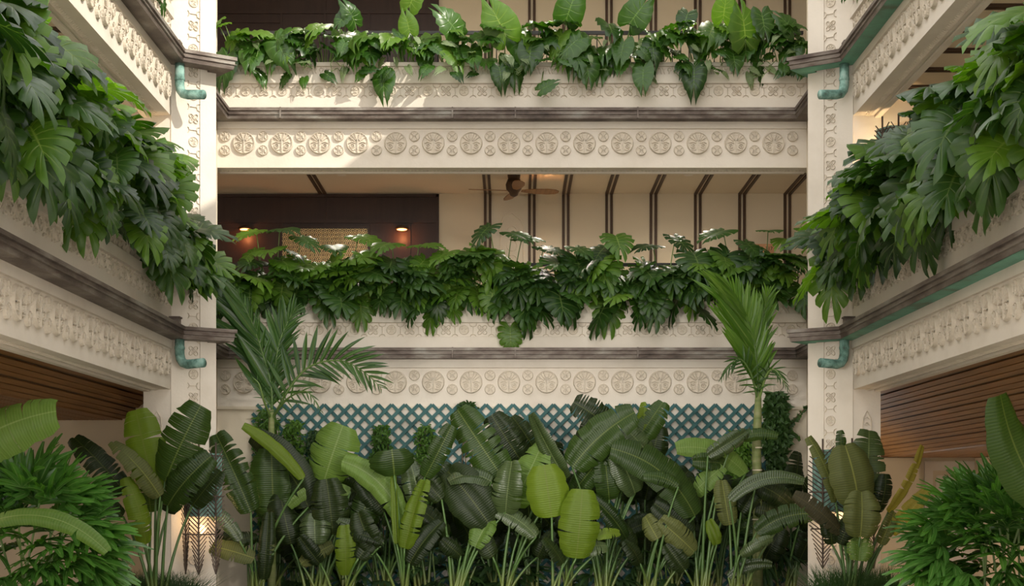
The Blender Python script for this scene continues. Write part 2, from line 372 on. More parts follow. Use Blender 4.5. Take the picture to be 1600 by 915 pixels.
# piers
D = V((.85, .527, 0)).normalized()
for s, nm in ((-1, 'column_left'), (1, 'column_right')):
    poly = [(-4.88, YP), (-4.52, YP), (-3.99, 19.82), (-4.2, 20.15), (-4.88, 20.15)]
    poly = [(-s*x, y) for x, y in poly]
    if s < 0: poly = poly
    col = struct('column', MB().prism(poly, 0, 12), 'plaster', label='cream plaster column with a carved strip, %s of the courtyard' % ('left' if s < 0 else 'right'))
    mid = V((-4.255, 19.655, 0)); dv = V((D.x, D.y, 0))
    if s > 0: mid.x = -mid.x; dv = V((D.x, -D.y, 0))
    nrm = V((dv.y, -dv.x, 0))
    # raised margins leave the strip recessed
    mb = MB()
    for a, b in ((-.312, -.088), (.088, .312)):
        for z0, z1 in ((0, 12),):
            p0 = mid+dv*a; p1 = mid+dv*b
            mb.loft([[p0+V((0,0,z0)), p1+V((0,0,z0)), p1+nrm*.018+V((0,0,z0)), p0+nrm*.018+V((0,0,z0))],
                     [p0+V((0,0,z1)), p1+V((0,0,z1)), p1+nrm*.018+V((0,0,z1)), p0+nrm*.018+V((0,0,z1))]])
    link('margin', mb.mesh('margin', 'plaster'), col)
    z = .5; k = 0
    while z < 8.9:
        o = mid+V((0,0,z))
        f = frame(o, dv, -nrm, V((0,0,1)), .88)
        if k % 2: f = f @ M.Rotation(math.pi/2, 4, 'Y')
        link(['knot_ornament','branch_ornament','rosette','branch_ornament'][k % 4], [KN,BRN,RO,BRN][k % 4], col, f)
        z += .155; k += 1
    link('carved_leaf', CL, col, M.Translation((s*4.70, YP, 2.62)))
    # haunch above the gallery behind the column
    a, b = sorted((s*4.88, s*5.6))
    h = MB(); h.loft([[(s*4.88, y, 6.55), (s*5.45, y, 6.72), (s*5.6, y, 6.8), (s*5.6, y, 6.97), (s*4.88, y, 6.97)] for y in (19.55, 19.95)])
    link('bracket', h.mesh('bracket', 'plaster'), col)

# galleries: ceilings, floors, back walls
CZ = 6.96
for i, dz in ((0, 0), (1, 3.645)):
    cb = MB(); z = CZ+dz
    cb.box((-9, YB+BT-.05, z), (9, YW+.2, z+.2))
    c = struct('ceiling', cb, 'inner', label='cream gallery ceiling crossed by dark battens at the back, %s floor' % ['middle', 'top'][i])
    if i == 0:
        for s in (-1, 1):
            a, b = sorted((s*(XS+BT-.05), s*9))
            c2 = struct('ceiling', MB().box((a, YF, z), (b, YB+BT-.05, z+.2)), 'inner', label='cream gallery ceiling crossed by dark battens, %s side' % ('left' if s < 0 else 'right'))
            bm_ = MB().box((-(b-a)/2, -.022, -.03), ((b-a)/2, .022, 0)).mesh('batten', 'batten')
            for k in range(17):
                y = 15.95-.78*5+k*.777
                if y > YB: break
                for d in (-.042, .042): link('batten', bm_, c2, M.Translation(((a+b)/2, y+d, z)))
    else:
        for s in (-1, 1):
            a, b = sorted((s*(XS+BT-.05), s*9)); struct('ceiling', MB().box((a, YF, z), (b, YB+BT-.05, z+.2)), 'inner')
            a, b = sorted((s*4.3, s*10)); struct('roof', MB().box((a, -4, 11.4), (b, YW+1, 11.78)), 'plaster')
        struct('roof', MB().box((-4.3, YB-.25, 11.4), (4.3, YW+1, 11.78)), 'plaster')
    fz = BB[i]+1.12
    struct('floor', MB().box((-9, YB+BT, fz-.15), (9, YW+.2, fz)), 'floor')
    for s in (-1, 1):
        a, b = sorted((s*(XS+BT), s*9)); struct('floor', MB().box((a, YF, fz-.15), (b, YB+BT, fz)), 'floor')
        struct('wall_%s' % ('left' if s < 0 else 'right'), MB().box((min(s*9, s*9.2), YF, fz), (max(s*9, s*9.2), YW, z)), 'inner')
    wb = struct('wall_gallery', MB().box((-9, YW, fz), (9, YW+.2, z)), 'inner', label='tan gallery wall with paired dark battens, %s floor' % ['middle', 'top'][i])
    # battens: vertical pairs continued across the ceiling
    S_ = F/YW
    bv = MB().box((-.023, -.03, fz), (.023, 0, z)).mesh('batten', 'batten')
    bc = MB().box((-.023, YB+BT, -.03), (.023, YW, 0)).mesh('batten', 'batten')
    for px in (762, 831, 884, 951.5, 1020.7, 1090, 1159, 1230, 1299, 505 if i == 0 else 1368, 1437, 1506):
        x = (px-800)/S_
        for d in (-.042, .042):
            if px > 690: link('batten', bv, wb, M.Translation((x+d, YW, 0)))
            link('batten', bc, c, M.Translation((x+d, 0, z)))
    # dark timber alcove
    x0, x1, zt = -7.0, (686-800)/S_, z-.02
    al = MB(); al.box((x0, YW-.03, fz), (x1-.05, YW-.005, zt)); al.box((x1-.05, YW-.07, fz), (x1, YW, zt)); al.box((x0, YW-.07, zt-.05), (x1, YW, zt))
    al.box((x0, YW-.06, 6.44+dz), (x1-.05, YW-.03, 6.50+dz)); al.box((x0, YW-.05, 6.28+dz), (-4.05, YW-.03, 6.34+dz))
    for px in (508, 440, 577, 640):
        xx = (px-800)/S_; al.box((xx-.02, YW-.05, fz), (xx+.02, YW-.03, zt if px == 508 else 6.44+dz))
    panel = struct('wall_timber', al, 'darkwood', label='dark timber panelling on the left half of the gallery wall, %s floor' % ['middle', 'top'][i])
    if i == 0:
        fx0, fx1, fz0, fz1 = (442-800)/S_, (575-800)/S_, 5.70, 6.34
        t = thing('fretwork_panel', 'golden pierced fretwork panel on the dark timber gallery wall', 'screen', ((fx0+fx1)/2, YW-.06, fz0))
        g = MB(); nx, nz = 20, 9; cw, ch = (fx1-fx0)/nx, (fz1-fz0)/nz
        for a in range(nx):
            for c_ in range(nz):
                cx, cz = fx0+(a+.5)*cw, fz0+(c_+.5)*ch
                g.ridge(circ(cx, cz, .027, 8), .013, .02, True); g.add([(cx-.008,-.01,cz),(cx,-.01,cz-.008),(cx+.008,-.01,cz),(cx,-.01,cz+.008)], [(0,1,2,3)])
        for a in range(nx+1):
            x = fx0+a*cw
            for c_ in range(nz+1):
                zz = fz0+c_*ch; g.add([(x-.016,-.008,zz),(x,-.008,zz-.016),(x+.016,-.008,zz),(x,-.008,zz+.016)], [(0,1,2,3)])
        o = link('fretwork', g.mesh('fretwork', 'gold'), t, M.Translation((0, YW-.05, 0))); o['kind'] = 'stuff'
        fr = MB()
        for (a, b_) in (((fx0-.03, fz0-.03), (fx1+.03, fz0)), ((fx0-.03, fz1), (fx1+.03, fz1+.03)), ((fx0-.03, fz0), (fx0, fz1)), ((fx1, fz0), (fx1+.03, fz1))):
            fr.box((a[0], YW-.08, a[1]), (b_[0], YW-.03, b_[1]))
        link('frame', fr.mesh('frame', 'darkwood'), t)
        for px, lab in ((383, 'small glowing wall lamp on the timber wall left of the gold panel'), (628, 'small glowing wall lamp on the timber wall right of the gold panel')):
            p = P(px, 357, YW-.18)
            t = thing('wall_lamp', lab, 'lamp', p)
            link('shade', MB().lathe([(.02,.06),(.11,.02),(.12,-.005),(.10,-.01)], 14).mesh('shade', 'batten', True), t, M.Translation(p))
            link('bulb', MB().lathe([(.01,.0),(.085,-.012),(.085,-.02),(.01,-.035)], 12).mesh('bulb', 'bulb2'), t, M.Translation(p))
            link('arm', MB().tube([(0,0,.05),(0,.17,.05)], .012).mesh('arm', 'batten'), t, M.Translation(p))
            ld = bpy.data.lights.new('lamp_light', 'POINT'); ld.energy = 3; ld.color = (1, .35, .12); ld.shadow_soft_size = .05
            lo = bpy.data.objects.new('lamp_light', ld); C.objects.link(lo); lo.location = p+V((0, -.02, -.14))
        # arched plaster doorway relief
        a = MB(); xm = 0.0; yq = YW
        a.ridge([((782-800)/S_, 4.3), ((782-800)/S_, 6.42), ((787-800)/S_, 6.56), (0, 6.62), ((813-800)/S_, 6.50), ((818-800)/S_, 6.38), ((818-800)/S_, 4.3)], .035, .035)
        for zz in (5.55, 5.8, 6.05, 6.3): a.ridge(circ(0, zz, .09, 12), .03, .03, True)
        link('niche_relief', a.mesh('niche_relief', 'tan'), wb, M.Translation((0, YW, 0)))
        dm = MB(); dm.box((-.37, YW-.012, fz), (.28, YW, 6.92)); link('door_panel', dm.mesh('door_panel', 'tan'), wb)
        # ceiling fan
        p = P(803, 268, 24.0); zc = z
        t = thing('ceiling_fan', 'bronze ceiling fan with wide blades under the middle gallery ceiling', 'fan', (p.x, p.y, zc))
        T = M.Translation((p.x, p.y, 0)); zm = P(803, 291, 24.0).z
        link('canopy', MB().lathe([(.11, zc), (.10, zc-.10), (.02, zc-.17)], 16).mesh('canopy', 'batten', True), t, T)
        link('rod', MB().tube([(0,0,zc-.15),(0,0,zm+.12)], .018).mesh('rod', 'batten'), t, T)
        link('motor', MB().lathe([(.03,zm+.16),(.10,zm+.12),(.135,zm+.03),(.125,zm-.05),(.08,zm-.10),(.06,zm-.15),(.02,zm-.17)], 18).mesh('motor', 'batten', True), t, T)
        bl = MB(); ring = []
        prof = [(.12,.03),(.2,.055),(.35,.085),(.55,.10),(.68,.08),(.74,.03)]
        top = [(x,y,.004) for x,y in prof]+[(x,-y,.004) for x,y in prof[::-1]]; bot = [(x,y,-.006) for x,y,_ in top]
        bl.loft([bot, top]); blm = bl.mesh('blade', 'wood')
        for k in range(4):
            link('blade', blm, t, M.Translation((p.x, p.y, zm-.07)) @ M.Rotation(rad(8+90*k), 4, 'Z') @ M.Rotation(rad(-13), 4, 'X'))
        # room sign with numbers and arrow
        q = P(1194, 391, YW-.03)
        t = thing('room_sign', 'orange tan wall sign reading 316-317 with an arrow', 'sign', q)
        link('plate', MB().box((q.x-.17, YW-.045, q.z-.11), (q.x+.17, YW-.03, q.z+.11)).mesh('plate', 'signwood'), t)
        cu = bpy.data.curves.new('numbers', 'FONT'); cu.body = '316-317'; cu.size = .088; cu.align_x = 'CENTER'; cu.extrude = .003; cu.materials.append(MT['iron'])
        tmp = bpy.data.objects.new('numbers', cu); C.objects.link(tmp); dg = bpy.context.evaluated_depsgraph_get(); nm_ = bpy.data.meshes.new_from_object(tmp.evaluated_get(dg)); bpy.data.objects.remove(tmp)
        o = bpy.data.objects.new('numbers', nm_); C.objects.link(o); o.parent = t
        o.matrix_local = t.matrix_basis.inverted() @ M.Translation((q.x, YW-.05, q.z+.0)) @ M.Rotation(rad(90), 4, 'X')
        ar = MB(); ar.box((-.10, -.004, -.006), (.08, 0, .006)); ar.add([(.06,-.004,-.03),(.12,-.004,0),(.06,-.004,.03)], [(0,1,2)])
        link('arrow', ar.mesh('arrow', 'iron'), t, M.Translation((q.x, YW-.047, q.z-.055)))
    # railings
    y = YB+BT+.02
    rz = fz+1.08 if i else P(800, 411, y).z
    t = thing('railing', 'black iron railing behind the %s planter of the back wall' % ['middle', 'top'][i], 'railing', (0, y, fz))
    link('handrail', MB().box((-XS, y-.03, rz-.05), (XS, y+.03, rz)).mesh('handrail', 'iron'), t)
    link('bottom_rail', MB().box((-XS, y-.015, fz+.08), (XS, y+.015, fz+.11)).mesh('bottom_rail', 'iron'), t)
    bb = MB().box((-.008, -.008, fz+.08), (.008, .008, rz-.04)).mesh('baluster', 'iron')
    pp = MB().box((-.025, -.025, fz), (.025, .025, rz-.04)).mesh('post', 'iron')
    k = -4.4
    n = 0
    while k < 4.45:
        link('post' if n % 14 == 0 else 'baluster', pp if n % 14 == 0 else bb, t, M.Translation((k, y, 0))); k += .13; n += 1
for s, nm in ((-1, 'left'), (1, 'right')):
    x = s*(XS+BT+.03); fz = BS[0]+1.12
    t = thing('railing', 'black iron railing behind the %s middle planter' % nm, 'railing', (x, 13, fz))
    link('handrail', MB().box((x-.03, YF, fz+1.0), (x+.03, YP, fz+1.05)).mesh('handrail', 'iron'), t)
    bb = MB().box((-.008, -.008, fz), (.008, .008, fz+1.0)).mesh('baluster', 'iron')
    for k in range(50): link('baluster', bb, t, M.Translation((x, YP-.2-k*.13, 0)))

# ground floor
struct('floor', MB().box((-30, -30, -.1), (30, 27, 0)), 'floor', label='stone courtyard floor')
struct('planting_bed', MB().box((-4.4, 17.2, 0), (4.4, YB, .12)), 'soil', label='soil of the planting bed along the back wall')
def plank_mesh(wd, ln):
    g = wd/3; pr = []
    for k in range(3):
        pr += [(k*g+.004, .0), (k*g+g-.010 if k < 2 else k*g+g-.022, .0)]
        if k < 2: pr += [(k*g+g-.009, .014), (k*g+g+.003, .014)]
    pr = [(a, z) for a, z in pr] + [(wd-.022, .03), (.004, .03)]
    return MB().loft([[(a, -ln/2, z) for a, z in pr], [(a, ln/2, z) for a, z in pr]]).mesh('plank', 'wood')
for s, nm, xb, zb, ye in ((-1, 'left', 5.70, 2.78, 21.55), (1, 'right', 6.27, 2.33, 24.9)):
    Y0 = 9.0; L_ = ye-Y0
    pk = plank_mesh(.246, L_)
    dirv = V((.193, 0, -.1525)).normalized(); start = V((4.90, 0, 3.416)); nsl = round((V((xb, 0, zb))-start).length/.246)
    dirv = (V((xb, 0, zb))-start).normalized(); step = (V((xb, 0, zb))-start).length/nsl
    # backing of the timber ceiling
    bk = MB(); bk.loft([[(s*4.9, y, 3.416+.03), (s*xb, y, zb+.03), (s*9, y, zb+.03), (s*9, y, 3.8), (s*4.9, y, 3.8)] for y in (Y0, ye)])
    cl = struct('ceiling', bk, 'batten', label='dark timber plank ceiling of the %s ground floor passage' % nm)
    for k in range(nsl):
        o = start+dirv*(k*step); xa = V((s*dirv.x, 0, dirv.z)); up = V((s*-dirv.z, 0, dirv.x)) 
        link('plank', pk, cl, frame(V((s*o.x, (Y0+ye)/2, o.z)), xa, V((0,1,0)), up))
    for k in range(int((9-xb)/.246)):
        link('plank', pk, cl, frame(V((s*(xb+k*.246), (Y0+ye)/2, zb)), V((s,0,0)), V((0,1,0)), V((0,0,1))))
    a, b = sorted((s*4.86, s*9)); struct('wall_passage', MB().box((a, ye, 0), (b, ye+.2, 3.8)), 'inner', label='tan end wall of the %s passage' % nm)
    a, b = sorted((s*9, s*9.2)); struct('wall_%s' % nm, MB().box((a, Y0, 0), (b, ye, 3.8)), 'inner')
    if s > 0:
        x0, x1 = (1457-800)*24.9/F, (1522-800)*24.9/F; zt = 2.11; dr = MB()
        dr.box((x0-.14, ye-.03, 0), (x0, ye, zt+.16)); dr.box((x0, ye-.03, zt), (x1, ye, zt+.16)); dr.box((x0+.06, ye-.02, .2), (x1, ye, zt-.08))
        d_ = struct('door_1', dr, 'plaster', label='pale panelled door at the end of the right passage')
        struct('wall_passage', MB().box((x1, ye-.7, 0), (9, ye-.02, zb-.01)), 'inner'); struct('wall_passage', MB().box((5.9, ye-.25, 0), (6.83, ye-.02, zb-.01)), 'inner')

# ------------------------------------------------------------ gutters
GP = [(0.0, .02), (.0, .0), (.215, 0.0), (.225, .05), (.245, .055), (.245, .062), (.228, .066), (.228, .105), (.25, .112), (.25, .155), (.22, .155), (.2, .12), (.0, .12)]
def gutter_sweep(pts, z, h=.16):
    """pts: outer line of the run; the profile hangs inward of it"""
    rings = []; n = len(pts)
    for i, p in enumerate(pts):
        p = V((p[0], p[1], 0)); ns = []
        for a, b in ((i-1, i), (i, i+1)):
            if a >= 0 and b < n:
                d = (V((*pts[b], 0))-V((*pts[a], 0))).normalized(); ns.append(V((d.y, -d.x, 0)))
        m_ = sum(ns, V((0,0,0))).normalized(); k = 1/max(.3, m_.dot(ns[0]))
        rings.append([p-m_*k*(.25-o)+V((0, 0, z+q*h/.155)) for o, q in GP])
    return rings
def gutter(pts, z, label, soff=False, joints=()):
    cx = sum(p[0] for p in pts)/len(pts); cy = sum(p[1] for p in pts)/len(pts)
    t = thing('gutter', label, 'gutter', (cx, cy, z))
    mb = MB(); mb.loft(gutter_sweep(pts, z)); o = link('trough', mb.mesh('trough', 'copper'), t)
    if soff:
        a = MB(); r = [[q[0], q[2]] for q in gutter_sweep(pts, z)]; r = [[p+V((0,0,-.006)) for p in (q[1], q[2])] for q in gutter_sweep(pts, z)]
        vs = [p for q in r for p in q]; fs = [(2*i, 2*i+1, 2*i+3, 2*i+2) for i in range(len(r)-1)]
        vs2 = [p+V((0,0,.004)) for p in vs]; a.add(vs, fs); a.add(vs2, fs)
        link('soffit_sheet', a.mesh('soffit_sheet', 'coppergreen'), t)
    for j in joints:
        link('seam', MB().box((j-.012, YB-.256, z-.003), (j+.012, YB-.22, z+.165)).mesh('seam', 'copper'), t)
    return t
for i in range(2):
    lev = ['lower', 'upper'][i]
    zb = BB[i]+(.715 if i == 0 else .695)
    # back run with its two returns
    gutter([(-XS+.25, 20.2), (-XS+.25, YB-.25), (XS-.25, YB-.25), (XS-.25, 20.2)], zb, 'long brown copper gutter across the back wall, %s one' % lev, joints=(-3.5, -.9, .05, 1.9))
    zs = BS[i]+.645
    gutter([(-XS+.25, YF), (-XS+.25, 19.24), (-3.66, 19.62), (-4.06, 20.1)], zs, 'brown weathered gutter along the left side, %s one, wrapping the left column' % lev)
    gutter([(4.06, 20.1), (3.66, 19.62), (XS-.25, 19.24), (XS-.25, YF)], zs, 'brown gutter with green patina along the right side, %s one, wrapping the right column' % lev, True)
    for s, nm in ((-1, 'left'), (1, 'right')):
        y0 = 19.36
        p0 = V((s*4.37, y0, zs+.02)); zz = zs-.42 if i else zs-.33
        t = thing('downspout', 'short verdigris elbow downspout under the %s %s gutter' % (lev, nm), 'pipe', (p0.x, y0, zz))
        c = [p0, V((s*4.37, y0, zz+.14)), V((s*4.355, y0-.005, zz+.07)), V((s*4.32, y0-.02, zz+.02)), V((s*4.26, y0-.05, zz)), V((s*4.02, y0-.16, zz+(-.03 if i else .01)))]
        link('pipe', MB().tube(c, .062, 14).mesh('pipe', 'verdi', True), t)
        link('collar', MB().tube([(s*4.37, y0, zz+.20), (s*4.37, y0, zz+.235)], .068, 14).mesh('collar', 'verdi'), t)
        # little outlet box on the wall above the gutter
        bx = P(800+s*(1367-800 if False else 524), 497 if i == 0 else 62, 19.3)
        tag(link('overflow_box', MB().box((-.06,-.06,-.09), (.06,.06,.03)).box((-.075,-.075,.03), (.075,.075,.05)).mesh('overflow_box', 'copper'), None, M.Translation((s*4.43, 19.38, zs+.25))),
            'small grey metal overflow box above the %s %s gutter bend' % (lev, nm), 'box')

# ------------------------------------------------------------ trellis
tx0, tx1, tz1, tz0 = P(395, 0, YB).x, P(1225, 0, YB).x, P(0, 632, YB).z, .12
link('backing', MB().box((tx0+.02, YB-.008, 0), (tx1-.02, YB+.01, tz1-.0)).mesh('backing', 'plaster'), wall_back)
t = thing('trellis', 'teal painted diagonal wooden lattice filling the back wall', 'trellis', (0, YB-.05, tz0))
pitch = .2055
for dsg in (1, -1):
    wd = tx1-tx0; ht = tz1-tz0; k = 0
    cs = -ht if dsg == 1 else 0
    n = int((wd+ht)/pitch)+1
    for k in range(n):
        c = k*pitch+(.07 if dsg == 1 else (.07+ht) % pitch)          # crossing of the slat line with the x axis (offset)
        if dsg == 1:   # z = x - (c-ht)
            xa = max(0, c-ht); za = xa-(c-ht); xb_ = min(wd, c); zb_ = xb_-(c-ht)
        else:          # z = c - x
            xa = max(0, c-ht); za = c-xa; xb_ = min(wd, c); zb_ = c-xb_
        if xb_-xa < .1: continue
        yy = YB-.035-(.02 if dsg == 1 else 0)
        link('slat', MB().bar((tx0+xa, yy, tz0+za), (tx0+xb_, yy, tz0+zb_), .050, .016).mesh('slat', 'teal'), t)
for px in (563, 893):
    for i in (0,):
        link('joint', MB().box((P(px,0,YB).x-.004, YB-.052, BB[0]-.04), (P(px,0,YB).x+.004, YB-.045, BB[0]+.0)).mesh('joint', 'iron'), wall_back)

# ------------------------------------------------------------ sconces: herringbone bronze rod lanterns
def sconce(cx, cy, z0, z1, wdt, label, s, energy, small=False):
    t = thing('wall_lantern', label, 'lantern', (cx, cy, z0))
    H = z1-z0; dep = wdt*.42
    # three facets in plan
    pl = [V((-wdt/2, dep*.1, 0)), V((-wdt*.22, -dep, 0)), V((wdt*.22, -dep, 0)), V((wdt/2, dep*.1, 0))]
    pl = [V((p.x+cx, p.y+cy, 0)) for p in pl]
    rr = .0075 if not small else .008
    for f in range(3):
        a, b = pl[f], pl[f+1]; mid = (a+b)/2
        def taper(z):   # width factor with height
            q = (z-z0)/H; return .35+.65*min(1, q/.35) if q < .35 else 1.0 if q < .8 else 1.0-.25*(q-.8)/.2
        spine = MB().tube([mid+V((0,0,z0-.06)), mid+V((0,0,z1+.12))], rr*1.6, 6).mesh('spine', 'rod'); link('spine', spine, t)
        rods = MB(); nr = int(H/.058)
        for k in range(nr):
            z = z0+(k+.5)*H/nr; tp = taper(z)
            for e in (a, b):
                q = mid+(e-mid)*tp; rods.tube([mid+V((0,0,z-.09)), q+(q-mid)*.12+V((0,0,z+.05))], rr, 4)
        o = link('rods', rods.mesh('rods', 'rod'), t)
        # verdigris sheet behind the upper half
        sh = MB(); zm = z0+H*.45
        in_ = V((cx, cy+.02, 0)); a2 = a+(in_-a)*.08; b2 = b+(in_-b)*.08
        sh.loft([[a2+V((0,0,zm)), b2+V((0,0,zm)), b2+(in_-b2)*.03+V((0,0,zm)), a2+(in_-a2)*.03+V((0,0,zm))],
                 [a2+V((0,0,z1-.02)), b2+V((0,0,z1-.02)), b2+(in_-b2)*.03+V((0,0,z1-.02)), a2+(in_-a2)*.03+V((0,0,z1-.02))]])
        link('shade_panel', sh.mesh('shade_panel', 'verdi'), t)
    hoop = MB()
    for z, k in ((z0+H*.3, .95), (z0+H*.62, 1.0), (z1-.05, .9)):
        pts = [V((cx+(p.x-cx)*k, cy+(p.y-cy)*k, z)) for p in pl]; hoop.tube(pts, rr*1.3, 6)
    link('hoops', hoop.mesh('hoops', 'rod'), t)
    bz = z0+H*.34
    link('bulb', MB().lathe([(.01,.06),(.045,.03),(.05,-.02),(.01,-.06)], 10).mesh('bulb', 'bulb', True), t, M.Translation((cx, cy-.03, bz)))
    ld = bpy.data.lights.new('lamp_light', 'POINT'); ld.energy = energy; ld.color = (1, .66, .36); ld.shadow_soft_size = .06
    lo = bpy.data.objects.new('lamp_light', ld); C.objects.link(lo); lo.location = (cx, cy-.03, bz+.12)
p = P(1322, 800, 19.25); sconce(p.x, 19.30, P(0, 880, 19.2).z, P(0, 700, 19.2).z, .92, 'large herringbone bronze lantern on the right column behind broad leaves', 1, 6)
p = P(312, 800, 19.25); sconce(p.x, 19.42, P(0, 890, 19.2).z, P(0, 705, 19.2).z, .55, 'large herringbone bronze lantern at the foot of the left column', -1, 4)
sconce(5.00, 19.25, 5.55, 6.48, .5, 'green bronze lantern behind the right middle planter beside the column', 1, 14, True)
sconce(-5.00, 19.25, 5.45, 6.38, .45, 'green glass lantern behind the left middle planter beside the column', -1, 8, True)
# unseen ceiling downlights, added to brighten the galleries and passages
DLN = [0]
def fill_downlight(x, y, z, e, col=(1, .90, .76)):
    t = thing('fill_downlight', 'small round added recessed ceiling light, %s, %s side, %s row from the back' % ('ground passage' if z < 3 else 'middle gallery' if z < 8 else 'top gallery', 'far left' if x < -5 else 'left' if x < -1 else 'far right' if x > 5 else 'right' if x > 1 else 'centre', {24.2: 'first', 23.3: 'first', 22.5: 'first', 18.5: 'second', 16.5: 'first', 14: 'third', 12.5: 'second'}[y]), 'light', (x, y, z), 'added gallery downlights')
    link('bezel', MB().lathe([(.06,0),(.075,-.012),(.06,-.012)], 14).mesh('bezel', 'plaster'), t, M.Translation((x, y, z)))
    ld = bpy.data.lights.new('lamp_light', 'SPOT'); ld.energy = e; ld.color = col; ld.spot_size = rad(150); ld.spot_blend = 1; ld.shadow_soft_size = .06
    lo = bpy.data.objects.new('lamp_light', ld); C.objects.link(lo); lo.location = (x, y, z-.03)
for x in (-2.8, 0.6, 2.9): fill_downlight(x, 24.2, CZ, 105); fill_downlight(x, 23.3, CZ+3.645, 110)
for s in (-1, 1):
    for y in (12.5, 16.5): fill_downlight(s*6.3, y, CZ, 120)
for y in (14, 18.5): fill_downlight(6.9, y, 2.32, 130, (1, .80, .56)); fill_downlight(-6.4, y, 2.76, 80, (1, .80, .56))
fill_downlight(7.4, 22.5, 2.32, 90, (1, .82, .6))

# unseen spotlights added under the side beams to brighten the lower back wall
for sx, nm in ((-1, 'left'), (1, 'right')):
    for y, wh in ((7.5, 'far'), (5.0, 'near')):
        x = sx*4.35; z = BS[0]-.22
        t = thing('fill_spotlight', '%s added bronze fill spotlight under the lower beam on the %s side' % ('farther' if wh == 'far' else 'nearer', nm), 'lamp', (x, y, z))
        aim = V((-sx*2.2, YB, 2.3))-V((x, y, z)); a = aim.normalized()
        link('arm', MB().tube([(x+sx*.2, y, z+.25), (x, y, z+.05)], .015).mesh('arm', 'rod'), t)
        c = V((x, y, z)); link('head', MB().tube([c-a*.12, c-a*.1, c+a*.06, c+a*.1], [.03, .06, .06, .075], 12).mesh('head', 'rod', True), t)
        ld = bpy.data.lights.new('lamp_light', 'SPOT'); ld.energy = FILL_SPOTW; ld.color = (1, .94, .85); ld.spot_size = rad(34); ld.spot_blend = 1; ld.shadow_soft_size = .15
        lo = bpy.data.objects.new('lamp_light', ld); C.objects.link(lo); lo.location = c+a*.12; lo.rotation_euler = a.to_track_quat('-Z', 'Y').to_euler()
#@@PLANTS
# ------------------------------------------------------------ leaves
def sm(x): x = max(0, min(1, x)); return x*x*(3-2*x)
def heart_leaf(name, mat, n=7, gap=.0, fold=.25, droop=.35, seed=0, wid=.42, slim=1.0, ripple=.012, jm=5, holes=False):
    """heart-shaped blade, length about 1, midrib along +y, face +z; gap > 0 splits it between the side veins"""
    r = random.Random(seed); mb = MB()
    for s in (1, -1):
        for k in range(n):
            gk = gap*r.uniform(.5, 1.15) if k < n-1 else gap*.4
            rows = []
            for j in range(jm+1):
                f = j/jm; g = gk*.55*sm((f-.42)/.3)/n*.5; e = (.09/n if gap > 0 else .0)*sm((f-.75)/.25)
                row = []
                for q in range(3):
                    t = (k+(0, .5, 1)[q])/n
                    lo = k/n+g+e; hi = (k+1)/n-g-e; t2 = lo+(hi-lo)*(0, .5, 1)[q] if j else t
                    ph = rad(-72+t2*152)+rad(16)*f*(1-t2)
                    L = wid*(1.0+.16*math.sin(math.pi*min(1, t2*1.3)))*(1-.22*t2) + .10*sm((t2-.85)/.15)
                    if t2 < .12: L *= .82+1.5*t2
                    if j == jm and gap > 0: L *= 1.05 if q == 1 else .95
                    x = L*f*math.cos(ph)*slim; y = .66*t2+L*f*math.sin(ph)
                    z = fold*abs(x)*(1-1.0*abs(x)) - droop*max(0, y)**2*.6 - .22*f**3*wid*(.3+droop) + ripple*math.cos(2*math.pi*(q-1)/2)*f*2
                    row.append((s*x, y, z))
                rows.append(row)
            vs = [p for row in rows for p in row]; us = [(u, f/jm) for f in range(jm+1) for u in (0, .5, 1)]
            fs = []
            for j in range(jm):
                for q in range(2):
                    a = j*3+q; fc = (a, a+1, a+4, a+3); fs.append(fc if s < 0 else fc[::-1])
            mb.add(vs, fs, us)
    return mb.mesh(name, mat, True, True)
MON = [heart_leaf('leaf', 'mon', 6, g_, .13, d, i, .50) for i, (d, g_) in enumerate(((.1, .20), (.3, .30), (.5, .22), (.2, .14), (.4, .34)))]
MONL = [heart_leaf('leaf', 'monlight', 6, .22, .18, d, i+9, .47) for i, d in enumerate((.25, .5))]
MONY = [heart_leaf('leaf', 'mon', 6, .12, .2, d, i+19, .42) for i, d in enumerate((.25, .5))]
PHI = [heart_leaf('leaf', 'phil', 6, 0, .18, d, i+29, .45, sl, .022) for i, (d, sl) in enumerate(((.3, 1), (.6, .9), (.15, .85)))]
PHL = [heart_leaf('leaf', 'monlight', 6, 0, .2, d, i+39, .43, 1, .018) for i, d in enumerate((.3, .55))]
PAL = [heart_leaf('leaf', 'pale', 5, 0, .35, d, i+49, .36, .7, .01, 3) for i, d in enumerate((.3, .7))]
def leaf_at(meshes, base, tip_dir, nrm, size, parent, rr):
    y = V(tip_dir).normalized(); z = V(nrm); z = (z-y*z.dot(y)).normalized(); x = y.cross(z)
    return link('leaf', rr.choice(meshes), parent, frame(base, x, y, z, size))
def stalk(a, b, parent, sag=.12, r=.007, mat='stalk', out=V((0,0,1)), n=5):
    a = V(a); b = V(b); c = (a+b)/2+out*sag*(b-a).length; pts = []
    for i in range(n+1):
        t = i/n; pts.append((a*(1-t)**2+c*2*t*(1-t)+b*t*t)-a)
    return link('leaf_stalk', MB().tube(pts, [r*(1.3-.5*i/n) for i in range(n+1)], 5).mesh('leaf_stalk', mat, True), parent, M.Translation(a))

